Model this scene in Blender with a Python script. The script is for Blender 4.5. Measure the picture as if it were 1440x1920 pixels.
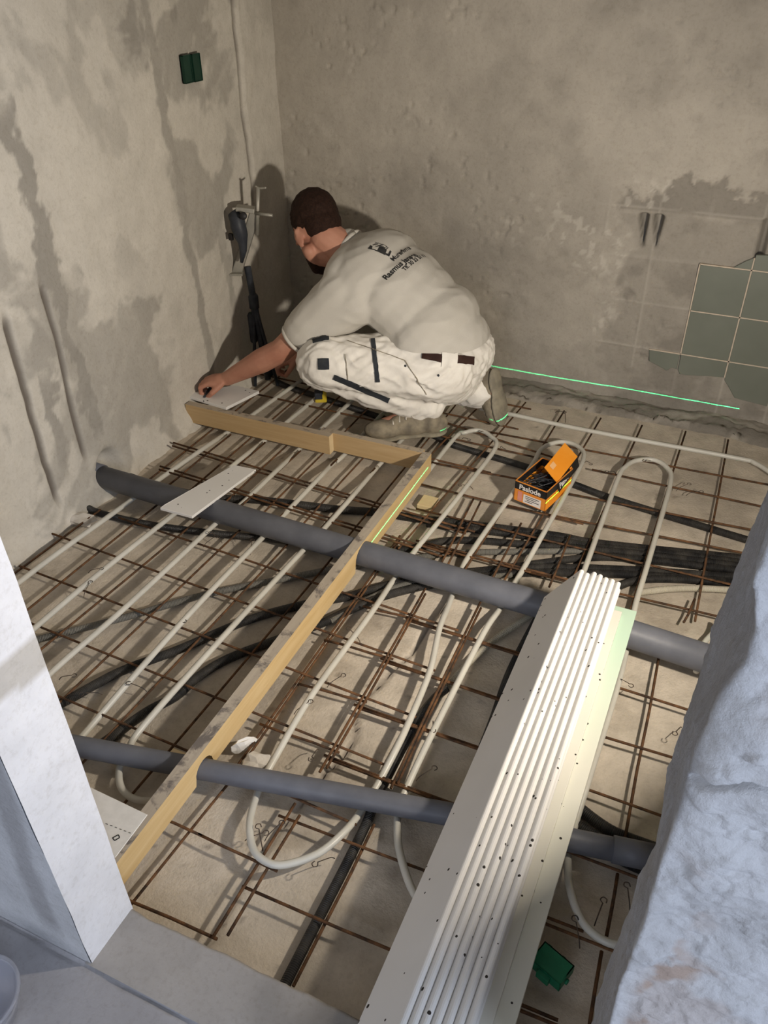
import bpy, bmesh, math, random
import numpy as np
from mathutils import Vector, Matrix
from mathutils.bvhtree import BVHTree
random.seed(4); RNG = np.random.default_rng(7)
for o in list(bpy.data.objects): bpy.data.objects.remove(o)
SC = bpy.context.scene; COL = SC.collection

# ------------------------------------------------------------------ camera
PITCH, ROLL, YAW, FPX, CAMH = -0.618775, -0.0138515, -0.4318045, 1534.29, 1.472
_F = np.array([math.sin(YAW)*math.cos(PITCH), math.cos(YAW)*math.cos(PITCH), math.sin(PITCH)])
_r = np.array([math.cos(YAW), -math.sin(YAW), 0]); _u = np.cross(_r, _F)
_R = math.cos(ROLL)*_r + math.sin(ROLL)*_u; _U = -math.sin(ROLL)*_r + math.cos(ROLL)*_u
cam = bpy.data.cameras.new('camera'); co = bpy.data.objects.new('camera', cam); COL.objects.link(co)
cam.sensor_fit = 'HORIZONTAL'; cam.sensor_width = 36; cam.lens = FPX/1440*36; cam.clip_start = .02
M = Matrix.Identity(4)
for i in range(3):
    M[i][0], M[i][1], M[i][2] = _R[i], _U[i], -_F[i]
M[2][3] = CAMH
co.matrix_world = M; SC.camera = co
CAM = Vector((0, 0, CAMH))

# ------------------------------------------------------------------ light
SC.view_settings.view_transform = 'Standard'; SC.view_settings.look = 'None'
SC.view_settings.gamma = 1; SC.view_settings.use_curve_mapping = False
SC.view_settings.exposure = 0.0
W = bpy.data.worlds.new('daylight'); SC.world = W; W.use_nodes = True
W.node_tree.nodes['Background'].inputs[0].default_value = (.75, .82, 1, 1)
W.node_tree.nodes['Background'].inputs[1].default_value = .5
LAMP = Vector((.36, 1.10, .84)); LAMP_AIM = LAMP+Vector((-.80, .46, .18)); LAMP_W = 31
def area(name, loc, aim, sx, sy, power, col):
    l = bpy.data.lights.new(name, 'AREA'); l.shape = 'RECTANGLE'; l.size = sx; l.size_y = sy
    l.energy = power; l.color = col
    o = bpy.data.objects.new(name, l); COL.objects.link(o); o.location = loc
    o.rotation_euler = (Vector(aim)-Vector(loc)).to_track_quat('-Z', 'Y').to_euler(); return o
area('hall_window_light', (2.36, -1.15, 1.55), (-.6, .55, .75), 1.3, 1.5, 110, (.68, .79, 1.0))
area('hall_end_fill_light', (-.5, -2.95, 1.7), (-.4, .5, .7), 2.4, 1.6, 46, (.78, .85, 1.0))  # added bluish fill from behind the camera, brightens the board stack and threshold
area('work_lamp_light', LAMP, LAMP_AIM, .085, .065, LAMP_W, (1.0, .90, .77))

# ------------------------------------------------------------------ helpers
def ray(u, v): return Vector(_R*(u-720)/FPX - _U*(v-960)/FPX + _F)
def P(u, v, z=0.0):                       # point of the site seen at a photo pixel, at height z
    d = ray(u, v); return CAM + d*((z-CAMH)/d.z)
def PY(u, v, y): d = ray(u, v); return CAM + d*(y/d.y)
def PX(u, v, x): d = ray(u, v); return CAM + d*(x/d.x)

def newmat(name, rough=.8, col=(.5, .5, .5), spec=.3, metal=0.):
    m = bpy.data.materials.new(name); m.use_nodes = True
    b = m.node_tree.nodes['Principled BSDF']
    b.inputs['Base Color'].default_value = (*col, 1); b.inputs['Roughness'].default_value = rough
    b.inputs['Specular IOR Level'].default_value = spec; b.inputs['Metallic'].default_value = metal
    return m, m.node_tree.nodes, m.node_tree.links, b
def ramp(N, pts):
    r = N.new('ShaderNodeValToRGB'); e = r.color_ramp.elements
    while len(e) < len(pts): e.new(.5)
    for k, (p, c) in enumerate(pts):
        e[k].position = p; e[k].color = (*c, 1) if len(c) == 3 else c
    return r
def noise(N, L, scale, detail=4, rough=.55, dist=0., vec=None):
    n = N.new('ShaderNodeTexNoise'); n.inputs['Scale'].default_value = scale; n.inputs['Detail'].default_value = detail
    n.inputs['Roughness'].default_value = rough; n.inputs['Distortion'].default_value = dist
    if vec is not None: L.new(vec, n.inputs['Vector'])
    return n
def mix(N, L, fac, a, b, mode='MIX'):
    n = N.new('ShaderNodeMix'); n.data_type = 'RGBA'; n.blend_type = mode
    for s, v in ((n.inputs[0], fac), (n.inputs[6], a), (n.inputs[7], b)):
        if isinstance(v, (int, float)): s.default_value = v
        elif isinstance(v, tuple): s.default_value = (*v, 1) if len(v) == 3 else v
        else: L.new(v, s)
    return n.outputs[2]
def bump(N, L, b, height, strength=.3, dist=.01):
    n = N.new('ShaderNodeBump'); n.inputs['Strength'].default_value = strength; n.inputs['Distance'].default_value = dist
    L.new(height, n.inputs['Height']); L.new(n.outputs[0], b.inputs['Normal'])
def simple(name, c1, c2=None, scale=30, rough=.7, bmp=0., bscale=None, spec=.3, metal=0., det=4, dist=.004, lo=.35, hi=.65):
    m, N, L, b = newmat(name, rough, c1, spec, metal)
    tc = N.new('ShaderNodeTexCoord')
    n = noise(N, L, scale, det, vec=tc.outputs['Object'])
    if c2:
        r = ramp(N, [(lo, c1), (hi, c2)]); L.new(n.outputs[0], r.inputs[0]); L.new(r.outputs[0], b.inputs['Base Color'])
    if bmp:
        n2 = noise(N, L, bscale or scale, det, vec=tc.outputs['Object']); bump(N, L, b, n2.outputs[0], bmp, dist)
    return m

def mesh(name, v, f, mat=None, parent=None, smooth=False, uv=None):
    me = bpy.data.meshes.new(name); me.from_pydata([tuple(p) for p in v], [], f); me.update()
    if smooth:
        for p in me.polygons: p.use_smooth = True
    if uv is not None:
        l = me.uv_layers.new(name='UVMap'); idx = np.zeros(len(me.loops), dtype=np.int32)
        me.loops.foreach_get('vertex_index', idx); l.data.foreach_set('uv', np.array(uv, dtype=np.float32)[idx].ravel())
    if mat:
        for mm in (mat if isinstance(mat, (list, tuple)) else [mat]): me.materials.append(mm)
    o = bpy.data.objects.new(name, me); COL.objects.link(o)
    if parent: o.parent = parent
    return o
def tag(o, label=None, cat=None, group=None, kind=None):
    if label: o['label'] = label
    if cat: o['category'] = cat
    if group: o['group'] = group
    if kind: o['kind'] = kind
    return o
def thing(name, label, cat, group=None, loc=(0, 0, 0)):
    o = bpy.data.objects.new(name, None); COL.objects.link(o); o.empty_display_size = .05; o.location = loc
    return tag(o, label, cat, group)
def child(o, t):                            # parent an object built in world coordinates
    o.parent = t; o.matrix_parent_inverse = Matrix.Translation(-t.location); return o
def boxvf(x0, x1, y0, y1, z0, z1):
    v = [(x, y, z) for z in (z0, z1) for y in (y0, y1) for x in (x0, x1)]
    f = [(0, 2, 3, 1), (4, 5, 7, 6), (0, 1, 5, 4), (2, 6, 7, 3), (0, 4, 6, 2), (1, 3, 7, 5)]
    return v, f
def box(name, x0, x1, y0, y1, z0, z1, mat, parent=None, bev=0., matrix=None):
    v, f = boxvf(x0, x1, y0, y1, z0, z1)
    if matrix is not None: v = [matrix @ Vector(p) for p in v]
    o = mesh(name, v, f, mat, parent)
    if bev: bevel(o, bev)
    return o
def bevel(o, w, seg=2):
    bm = bmesh.new(); bm.from_mesh(o.data)
    bmesh.ops.bevel(bm, geom=bm.edges[:], offset=w, segments=seg, affect='EDGES', profile=.5)
    bm.to_mesh(o.data); bm.free()
def prism(name, poly, h, mat, parent=None, matrix=None, bev=0.):   # polygon in xy extruded to z=h
    n = len(poly); v = [Vector((x, y, 0)) for x, y in poly] + [Vector((x, y, h)) for x, y in poly]
    f = [tuple(range(n))[::-1], tuple(range(n, 2*n))] + [(i, (i+1) % n, n+(i+1) % n, n+i) for i in range(n)]
    if matrix is not None: v = [matrix @ p for p in v]
    o = mesh(name, v, f, mat, parent)
    bm = bmesh.new(); bm.from_mesh(o.data); bmesh.ops.recalc_face_normals(bm, faces=bm.faces[:])
    if bev: bmesh.ops.bevel(bm, geom=bm.edges[:], offset=bev, segments=1, affect='EDGES')
    bm.to_mesh(o.data); bm.free(); return o
def spline(pts, n=6):
    pts = [Vector(p) for p in pts]
    if len(pts) < 3: return pts
    out = []
    for i in range(len(pts)-1):
        p0 = pts[max(i-1, 0)]; p1 = pts[i]; p2 = pts[i+1]; p3 = pts[min(i+2, len(pts)-1)]
        for k in range(n):
            t = k/n
            out.append(.5*((2*p1)+(p2-p0)*t+(2*p0-5*p1+4*p2-p3)*t*t+(3*p1-p0-3*p2+p3)*t**3))
    out.append(pts[-1]); return out
def tubevf(pts, r, seg=8, cap=True):
    pts = [Vector(p) for p in pts]; n = len(pts); v = []; f = []; uv = []
    up = Vector((0, 0, 1)); s = 0
    for i, p in enumerate(pts):
        t = (pts[min(i+1, n-1)]-pts[max(i-1, 0)]).normalized()
        if i: s += (p-pts[i-1]).length
        if abs(t.dot(up)) > .99: up = Vector((1, 0, 0)) if abs(t.x) < .9 else Vector((0, 1, 0))
        a = t.cross(up).normalized(); b = a.cross(t).normalized(); up = b
        rr = r[i] if isinstance(r, (list, tuple)) else r
        for k in range(seg):
            th = 2*math.pi*k/seg
            v.append(p+a*math.cos(th)*rr+b*math.sin(th)*rr); uv.append((s, k/seg))
    for i in range(n-1):
        for k in range(seg):
            a = i*seg+k; b = i*seg+(k+1) % seg
            f.append((a, a+seg, b+seg, b))
    if cap: f.append(tuple(range(seg))); f.append(tuple(range((n-1)*seg, n*seg))[::-1])
    return v, f, uv
def tube(name, pts, r, mat, parent=None, seg=8, sub=0, smooth=True):
    if sub: pts = spline(pts, sub)
    v, f, uv = tubevf(pts, r, seg); f = [tuple(reversed(q)) for q in f]
    return mesh(name, v, f, mat, parent, smooth, uv)
def lathe(name, prof, mat, parent=None, seg=24, matrix=None, smooth=True):
    v = []; f = []
    for r, z in prof:
        for k in range(seg):
            t = 2*math.pi*k/seg; v.append(Vector((r*math.cos(t), r*math.sin(t), z)))
    n = len(prof)
    for i in range(n-1):
        for k in range(seg): f.append((i*seg+k, i*seg+(k+1) % seg, (i+1)*seg+(k+1) % seg, (i+1)*seg+k))
    if prof[0][0] > 1e-5: f.append(tuple(range(seg))[::-1])
    if prof[-1][0] > 1e-5: f.append(tuple(range((n-1)*seg, n*seg)))
    if matrix is not None: v = [matrix @ p for p in v]
    return mesh(name, v, f, mat, parent, smooth)
def textmesh(s, size=1., bold=0.):
    c = bpy.data.curves.new('txt', 'FONT'); c.body = s; c.size = size; c.offset = bold
    o = bpy.data.objects.new('txt', c); COL.objects.link(o)
    me = bpy.data.meshes.new_from_object(o.evaluated_get(bpy.context.evaluated_depsgraph_get()))
    bpy.data.objects.remove(o); return me

# numpy value noise
_T = RNG.random((256, 256))
def vn(x, y):
    xi = np.floor(x).astype(int); yi = np.floor(y).astype(int); a = x-xi; b = y-yi
    a = a*a*(3-2*a); b = b*b*(3-2*b); g = lambda i, j: _T[i % 256, j % 256]
    return (g(xi, yi)*(1-a)+g(xi+1, yi)*a)*(1-b)+(g(xi, yi+1)*(1-a)+g(xi+1, yi+1)*a)*b
def fbm(x, y, o=5, g=.5):
    s = 0; a = 1; t = 0
    for k in range(o): s = s+a*vn(x+17.3*k, y+9.1*k); t += a; a *= g; x = x*2.03; y = y*2.03
    return s/t
def sm(a, b, x): t = np.clip((x-a)/(b-a), 0, 1); return t*t*(3-2*t)
def grid(name, A, B, fpos, mat, parent=None, attrs=None, smooth=True, flip=False):
    # A,B: 1d arrays of parameters; fpos(a,b) -> xyz arrays; attrs: dict name->array function
    a, b = np.meshgrid(A, B); x, y, z = fpos(a, b); v = np.stack([x+0*a, y+0*a, z+0*a], -1).reshape(-1, 3)
    na, nb = len(A), len(B); i = np.arange((nb-1)*(na-1)); r = i//(na-1); c = i % (na-1); k = r*na+c
    q = np.stack([k, k+1, k+na+1, k+na], -1)
    if flip: q = q[:, ::-1]
    me = bpy.data.meshes.new(name); me.vertices.add(len(v)); me.vertices.foreach_set('co', v.astype(np.float32).ravel())
    me.loops.add(q.size); me.loops.foreach_set('vertex_index', q.astype(np.int32).ravel())
    me.polygons.add(len(q)); me.polygons.foreach_set('loop_start', np.arange(0, q.size, 4, dtype=np.int32))
    me.polygons.foreach_set('use_smooth', np.full(len(q), smooth)); me.update(calc_edges=True); me.validate()
    for n_, fn in (attrs or {}).items():
        at = me.attributes.new(n_, 'FLOAT', 'POINT'); at.data.foreach_set('value', (fn(a, b)+0*a).astype(np.float32).ravel())
    me.materials.append(mat); o = bpy.data.objects.new(name, me); COL.objects.link(o)
    if parent: o.parent = parent
    return o

# ------------------------------------------------------------------ materials
def plaster(name, light, dark, fine=(.9, 1.06), tint=None, bmp=.35):
    m, N, L, b = newmat(name, .92, light, .15); tc = N.new('ShaderNodeTexCoord')
    at = N.new('ShaderNodeAttribute'); at.attribute_name = 'patch'
    c = mix(N, L, at.outputs['Fac'], light, dark)
    n1 = noise(N, L, 11, 9, .68, .3, tc.outputs['Object']); r1 = ramp(N, [(.3, (fine[0],)*3), (.7, (fine[1],)*3)]); L.new(n1.outputs[0], r1.inputs[0])
    c = mix(N, L, 1., c, r1.outputs[0], 'MULTIPLY')
    n2 = noise(N, L, 90, 6, .7, 0, tc.outputs['Object']); r2 = ramp(N, [(.32, (.86, .85, .83)), (.5, (1, 1, 1))]); L.new(n2.outputs[0], r2.inputs[0])
    c = mix(N, L, .8, c, r2.outputs[0], 'MULTIPLY')
    if tint:
        a2 = N.new('ShaderNodeAttribute'); a2.attribute_name = 'tint'; c = mix(N, L, a2.outputs['Fac'], c, tint)
    L.new(c, b.inputs['Base Color'])
    n3 = noise(N, L, 140, 5, .65, 0, tc.outputs['Object']); bump(N, L, b, n3.outputs[0], bmp, .004)
    return m
M_left = plaster('trowelled_plaster', (.555, .52, .455), (.30, .28, .245), tint=(.14, .12, .10))
M_back = plaster('old_plaster', (.415, .38, .325), (.225, .205, .175), tint=(.60, .56, .49))
M_floor = plaster('concrete_slab', (.60, .53, .435), (.33, .285, .23), fine=(.80, 1.10), tint=(.12, .10, .085), bmp=.6)
M_hall = plaster('painted_plaster', (.47, .47, .475), (.29, .285, .285), tint=(.33, .26, .215), bmp=.55)
M_white = plaster('white_reveal', (.675, .685, .72), (.45, .435, .415), bmp=.2)
M_sill = plaster('smooth_screed', (.34, .32, .30), (.27, .255, .24), bmp=.2)
M_ceil = simple('ceiling_plaster', (.42, .40, .37), (.38, .36, .33), 5, .9)
M_tile = simple('grey_green_glazed_tile', (.145, .157, .128), (.170, .182, .150), 6, .35, spec=.45)
M_grout = simple('tile_grout', (.55, .46, .36), (.45, .39, .31), 60, .9)
M_rust = simple('rusty_steel', (.048, .030, .020), (.165, .080, .036), 45, .85, .5, 300, .2, det=6)
M_tie = simple('tie_wire', (.03, .026, .024), (.09, .06, .04), 80, .6)
M_pex = simple('milky_pex', (.49, .475, .42), (.57, .55, .485), 12, .38, spec=.45)
M_pvc = simple('grey_pvc', (.105, .110, .128), (.135, .140, .160), 14, .5, .1, 60, .35)
M_bluepvc = M_pvc
def conduit_mat(name, c, c2):
    m, N, L, b = newmat(name, .5, c, .4); uv = N.new('ShaderNodeUVMap')
    w = N.new('ShaderNodeTexWave'); w.inputs['Scale'].default_value = 85; w.bands_direction = 'X'; L.new(uv.outputs[0], w.inputs[0])
    tc = N.new('ShaderNodeTexCoord'); n = noise(N, L, 18, 6, .6, 0, tc.outputs['Object'])
    r = ramp(N, [(.38, c), (.72, c2)]); L.new(n.outputs[0], r.inputs[0]); L.new(r.outputs[0], b.inputs['Base Color'])
    bump(N, L, b, w.outputs[0], .6, .004); return m
M_black = conduit_mat('black_conduit', (.010, .010, .011), (.06, .055, .048))
M_greyc = conduit_mat('grey_conduit', (.13, .125, .11), (.20, .19, .165))
M_beige = conduit_mat('beige_conduit', (.46, .42, .33), (.56, .52, .42))
def wood(name, c1, c2, stain=.0, axis=1):
    m, N, L, b = newmat(name, .75, c1, .2); tc = N.new('ShaderNodeTexCoord'); mp = N.new('ShaderNodeMapping')
    s = [22, 22, 22]; s[axis] = 1.6; mp.inputs['Scale'].default_value = s; L.new(tc.outputs['Object'], mp.inputs[0])
    n = noise(N, L, 2.2, 6, .6, 1.2, mp.outputs[0]); r = ramp(N, [(.3, c1), (.7, c2)]); L.new(n.outputs[0], r.inputs[0]); c = r.outputs[0]
    if stain:
        n2 = noise(N, L, 17, 6, .7, .4, tc.outputs['Object']); r2 = ramp(N, [(.52, (0, 0, 0)), (.62, (1, 1, 1))]); L.new(n2.outputs[0], r2.inputs[0])
        c = mix(N, L, r2.outputs[0], c, (.16, .14, .125)) if stain < 1 else mix(N, L, r2.outputs[0], c, (.10, .09, .085))
    L.new(c, b.inputs['Base Color']); bump(N, L, b, n.outputs[0], .25, .002); return m
M_woodL = wood('pine_board', (.52, .36, .165), (.61, .455, .24), 0, 1)
M_woodT = wood('grey_stained_top', (.36, .31, .25), (.46, .40, .32), .5, 1)
M_woodS = wood('pine_board_short', (.43, .295, .145), (.51, .365, .20), 0, 0)
M_woodTS = wood('grey_top_short', (.36, .30, .23), (.46, .39, .30), .5, 0)
M_woodE = simple('pale_end_grain', (.62, .48, .28), (.68, .54, .33), 30, .8)
def dry(name, c1, c2, laser_glow=False):
    m, N, L, b = newmat(name, .8, c1, .2); tc = N.new('ShaderNodeTexCoord')
    n = noise(N, L, 6, 4, .5, 0, tc.outputs['Object']); r = ramp(N, [(.35, c1), (.65, c2)]); L.new(n.outputs[0], r.inputs[0]); c = r.outputs[0]
    if laser_glow:
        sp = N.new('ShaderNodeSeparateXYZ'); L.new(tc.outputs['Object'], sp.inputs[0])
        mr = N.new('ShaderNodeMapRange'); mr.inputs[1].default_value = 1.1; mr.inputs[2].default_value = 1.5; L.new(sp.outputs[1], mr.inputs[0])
        c = mix(N, L, mr.outputs[0], c, (.50, .66, .52))  # green laser glow towards the far end, put into the board colour
    v = N.new('ShaderNodeTexVoronoi'); v.inputs['Scale'].default_value = 50; L.new(tc.outputs['Object'], v.inputs[0])
    n2 = noise(N, L, 5, 2, .5, 0, tc.outputs['Object'])
    mr2 = N.new('ShaderNodeMath'); mr2.operation = 'MULTIPLY'; L.new(n2.outputs[0], mr2.inputs[0]); mr2.inputs[1].default_value = .26
    lt = N.new('ShaderNodeMath'); lt.operation = 'LESS_THAN'; L.new(v.outputs['Distance'], lt.inputs[0]); L.new(mr2.outputs[0], lt.inputs[1])
    sel = N.new('ShaderNodeSeparateColor'); L.new(v.outputs['Color'], sel.inputs[0])
    gt = N.new('ShaderNodeMath'); gt.operation = 'LESS_THAN'; L.new(sel.outputs[0], gt.inputs[0]); gt.inputs[1].default_value = .5
    mu = N.new('ShaderNodeMath'); mu.operation = 'MULTIPLY'; L.new(lt.outputs[0], mu.inputs[0]); L.new(gt.outputs[0], mu.inputs[1])
    c = mix(N, L, mu.outputs[0], c, (.035, .03, .025)); L.new(c, b.inputs['Base Color']); return m
M_dry = dry('speckled_plasterboard', (.69, .675, .645), (.73, .715, .69))
M_dryc = dry('cream_plasterboard', (.70, .68, .60), (.74, .72, .64))
M_dryglow = dry('plasterboard_laser_glow', (.70, .69, .60), (.73, .72, .63), True)
M_core = simple('gypsum_core', (.72, .70, .66), (.66, .64, .60), 60, .95)
M_skin = simple('skin', (.47, .235, .16), (.40, .18, .12), 14, .55, .15, 120, .35)
M_hair = simple('dark_brown_hair', (.016, .008, .006), (.034, .016, .010), 200, .75, .6, 420, .15, det=6, dist=.003)
M_shirt = simple('grey_cotton', (.50, .475, .425), (.54, .515, .465), 8, .95, .25, 500, .1)
M_trous = simple('white_work_cotton', (.80, .77, .71), (.66, .625, .565), 9, .92, .3, 22, .1, det=6, dist=.012, lo=.45, hi=.75)
M_navy = simple('dark_navy_trim', (.022, .026, .034), (.04, .045, .05), 40, .9)
M_belt = simple('dark_brown_belt', (.035, .016, .013), (.05, .024, .018), 30, .6)
M_shoe = simple('dusty_work_shoe', (.15, .13, .10), (.29, .25, .18), 24, .85, .5, 90)
M_sole = simple('grey_shoe_sole', (.20, .18, .14), (.30, .27, .20), 30, .9)
M_greenp = simple('green_plastic', (.010, .13, .062), (.014, .17, .08), 20, .45)
M_dkgreen = simple('dark_green_plastic', (.006, .028, .018), (.01, .04, .025), 20, .4)
M_orange = simple('orange_card', (.80, .27, .012), (.84, .32, .03), 10, .6)
M_orangeS = simple('printed_orange_card', (.62, .20, .03), (.70, .26, .04), 20, .6)
M_blackc = simple('black_card', (.012, .010, .010), (.02, .018, .018), 20, .5)
M_paper = simple('white_label', (.72, .68, .63), (.68, .62, .57), 30, .7)
M_pink = simple('pink_print', (.62, .22, .17), (.60, .26, .2), 30, .7)
M_print = simple('black_print', (.02, .02, .02), (.035, .035, .035), 40, .8)
M_nail = simple('dark_nails', (.03, .032, .038), (.09, .095, .105), 60, .35, metal=.8)
M_alu = simple('dull_aluminium', (.33, .32, .28), (.42, .40, .35), 25, .5, metal=.5)
M_tool = simple('dark_blue_black_plastic', (.022, .026, .034), (.045, .05, .06), 25, .5)
M_yel = simple('yellow_plastic', (.6, .45, .03), (.65, .5, .05), 25, .5)
M_foam = simple('gypsum_crumb', (.62, .58, .52), (.52, .48, .42), 30, .95, .5, 60)

# ------------------------------------------------------------------ setting
XL, YB = -1.733, 2.875
def ax(a, b, d): return np.linspace(a, b, int(round((b-a)/d))+1)
# floor slab
def fl_pos(x, y):
    z = (fbm(x*3, y*3, 4)-.5)*.010 + (fbm(x*22, y*22, 3)-.5)*.003
    xc = -.585+.30*(y-1.0)*.18+(fbm(y*5+3, y*0+2, 4)-.5)*.07                      # long crack in the slab
    z = z-.012*np.exp(-((x-xc)/.004)**2)*sm(.4, .6, y)*(1-sm(1.7, 1.9, y))
    return x, y, z
def fl_patch(x, y):
    n = fbm(x*2.2+5, y*2.2, 6, .6); m = fbm(x*9, y*9+4, 5, .6)
    return np.clip(sm(.50, .68, n)*.55+sm(.55, .75, m)*.4, 0, 1)
def fl_tint(x, y):
    s = fbm(x*38+1, y*38, 2); q = fbm(x*4+20, y*4, 3)
    xc = -.585+.30*(y-1.0)*.18+(fbm(y*5+3, y*0+2, 4)-.5)*.07
    return np.clip(sm(.80, .86, s)*sm(.45, .6, q)*.5 + np.exp(-((x-xc)/.004)**2)*.7*sm(.4, .6, y)*(1-sm(1.7, 1.9, y)), 0, 1)
fo = grid('floor', ax(-1.86, 1.45, .0085), ax(.36, 3.0, .0085), fl_pos, M_floor, attrs={'patch': fl_patch, 'tint': fl_tint})
tag(fo, 'rough grey concrete slab under the reinforcement', kind='structure')

# left wall (plane x = XL, facing +x)
def groove(y, z, yc, w, zlo, zhi, sl=0.):
    yc = yc+sl*z+(fbm(z*7+yc*9, z*0+yc, 3)-.5)*.016
    return np.exp(-((y-yc)/w)**4)*sm(zlo-.03, zlo+.03, z)*(1-sm(zhi-.03, zhi+.03, z))
def lw_groove(y, z):
    return (groove(y, z, 1.432, .0105, .09, .66)+groove(y, z, 1.578, .009, .16, .70)+.9*groove(y, z, 2.641, .007, .55, 2.5)
            +.5*groove(y, z, 1.385, .010, .60, .80))
def lw_pos(y, z):
    n = (fbm(y*4+2, z*4, 5)-.5)*.022+(fbm(y*25, z*25+3, 3)-.5)*.004
    n = n+sm(.11, -.02, z)*(.020+.05*(fbm(y*11+7, z*16, 4)-.35))                      # crumbling foot of the plaster
    n = n-.012*np.clip(lw_groove(y, z), 0, 1)+.006*sm(2.655, 2.665, y)*sm(.5, .6, z)
    hole = np.exp(-(((y-1.66)/.045)**2+((z-.08)/.05)**2)**2)
    return XL+n-.05*hole, y, z
def band(y, z, yc, w, sl, zlo, zhi, seed, rag=.05):
    e = (fbm(y*14+seed, z*14, 5, .6)-.5)*rag*2
    return sm(w, w*.6, np.abs(y-(yc+sl*z)+e))*sm(zlo-.05, zlo+.05, z+e)*(1-sm(zhi-.05, zhi+.05, z+e))
def lw_patch(y, z):
    q = fbm(y*2.4+3+.8*fbm(y*3, z*3), z*2.0+8+.8*fbm(y*3+9, z*3+5), 6, .58)
    st = fbm(y*4+z*2.2+2, z*1.3-y*1.8, 5, .55)                                         # sweeping trowel arcs
    p = sm(.54, .60, q)*.62+sm(.57, .62, st)*.38*sm(.25, .9, z)
    p = np.maximum(p, .95*band(y, z, 1.655, .034, -.045, .17, 1.15, 1))
    p = np.maximum(p, .85*band(y, z, 1.49, .030, .05, .17, .50, 4))
    p = np.maximum(p, .75*band(y, z, 2.265, .026, -.055, .05, 1.5, 7, .03))
    p = np.maximum(p, .55*band(y, z, 2.43, .03, 0, .3, .75, 9))
    p = p*(1-.75*sm(2.65, 2.665, y))
    return np.clip(p+.25*sm(.9, 1.6, z), 0, 1)
wl = grid('wall_left', ax(.507, 3.0, .0055), ax(-.02, 1.75, .0085), lw_pos, M_left, attrs={'patch': lw_patch, 'tint': lambda y, z: np.clip(lw_groove(y, z), 0, 1)})
tag(wl, 'pale trowelled plaster wall with chases', kind='structure')
tag(box('wall_left_upper', XL-.1, XL+.002, .507, 3.0, 1.75, 2.6, M_ceil), 'upper part of the plastered side wall', kind='structure')

# back wall (plane y = YB, facing -y)
TX = [-.159-.1605, -.159, .0015, .162]; TZ = [.076, .2365, .397, .558, .7185]
def bw_lines(x, z):
    w = .0030; g = 0*x
    for k in range(-3, 3): g = np.maximum(g, np.exp(-((x-(.0015+.1605*k))/w)**2))
    for k in range(-1, 4): g = np.maximum(g, np.exp(-((z-(.2365+.1605*k))/w)**2))
    area_ = sm(-.50, -.40, x+(fbm(x*6, z*6, 4)-.5)*.35)*(1-sm(.70, .80, z+(fbm(x*9+3, z*9, 4)-.5)*.12))
    return g*area_*sm(.42, .55, fbm(x*9+2, z*9+6, 3)+.1)
def bw_hole(x, z):
    a = np.exp(-(((x+.366-.11*(.70-z))/(.004+.011*sm(.59,.70,z)))**4))*sm(.585, .60, z)*(1-sm(.692, .70, z))
    b = np.exp(-(((x+.318+.06*(z-.70))/(.004+.012*sm(.59,.70,z)))**4))*sm(.585, .60, z)*(1-sm(.692, .70, z))
    c = np.exp(-(((x-.013)/.012)**4))*sm(.585, .60, z)*(1-sm(.71, .72, z))
    return np.clip(a+b+c, 0, 1)
def bw_scrape(x, z):
    e = fbm(x*16+4, z*16, 5, .6)-.5; e2 = fbm(x*5+9, z*5+1, 4)-.5
    return sm(-.47, -.43, x+e*.12)*sm(.695, .715, z+e*.01)*(1-sm(.785, .80, z+e*.16+e2*.12))
def bw_area(x, z):
    e = fbm(x*7+4, z*7, 5, .6)-.5
    return sm(-.48, -.40, x+e*.3)*(1-sm(.70, .73, z+e*.1))
def bw_pos(x, z):
    n = (fbm(x*4+8, z*4, 5)-.5)*.016+(fbm(x*30, z*30+3, 3)-.5)*.003
    pit = sm(.70, .78, fbm(x*45+3, z*45, 2))*sm(.52, .62, fbm(x*3.5+2, z*3.5+9, 4))
    n = n+.006*pit+.005*bw_scrape(x, z)+.0035*bw_area(x, z)-.003*bw_lines(x, z)+.05*bw_hole(x, z)
    n = n-sm(.05, -.03, z)*.03*(fbm(x*13, z*13, 4))
    return x, YB+n, z
def bw_patch(x, z):
    q = fbm(x*1.6+4+.7*fbm(x*3, z*3), z*1.6+2, 6, .58); q2 = fbm(x*6+4, z*6+2, 5, .6)
    p = sm(.44, .66, q)*.42+sm(.5, .7, q2)*.22
    p = np.maximum(p, .85*bw_scrape(x, z)); p = np.maximum(p, bw_area(x, z)*(.55+.35*sm(.45, .6, q2)))
    return np.clip(p+.8*bw_hole(x, z)+.25*sm(.9, 1.5, z), 0, 1)
def bw_tint(x, z):
    e = fbm(x*40, z*40, 3); lp = sm(.60, .66, e)*sm(.50, .60, fbm(x*3.2+1, z*3.2+6, 4))*.34*(1-sm(.75, 1.05, z))
    return np.clip(lp*(1-bw_area(x, z))+.24*bw_lines(x, z), 0, 1)
wb = grid('wall_back', ax(-1.80, 1.45, .0065), ax(-.03, 1.75, .0065), bw_pos, M_back, attrs={'patch': bw_patch, 'tint': bw_tint})
tag(wb, 'old grey plaster wall with remains of tiling', kind='structure')
tag(box('wall_back_upper', -1.83, 1.45, YB-.002, YB+.1, 1.75, 2.6, M_ceil), 'upper part of the old plaster wall', kind='structure')
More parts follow.
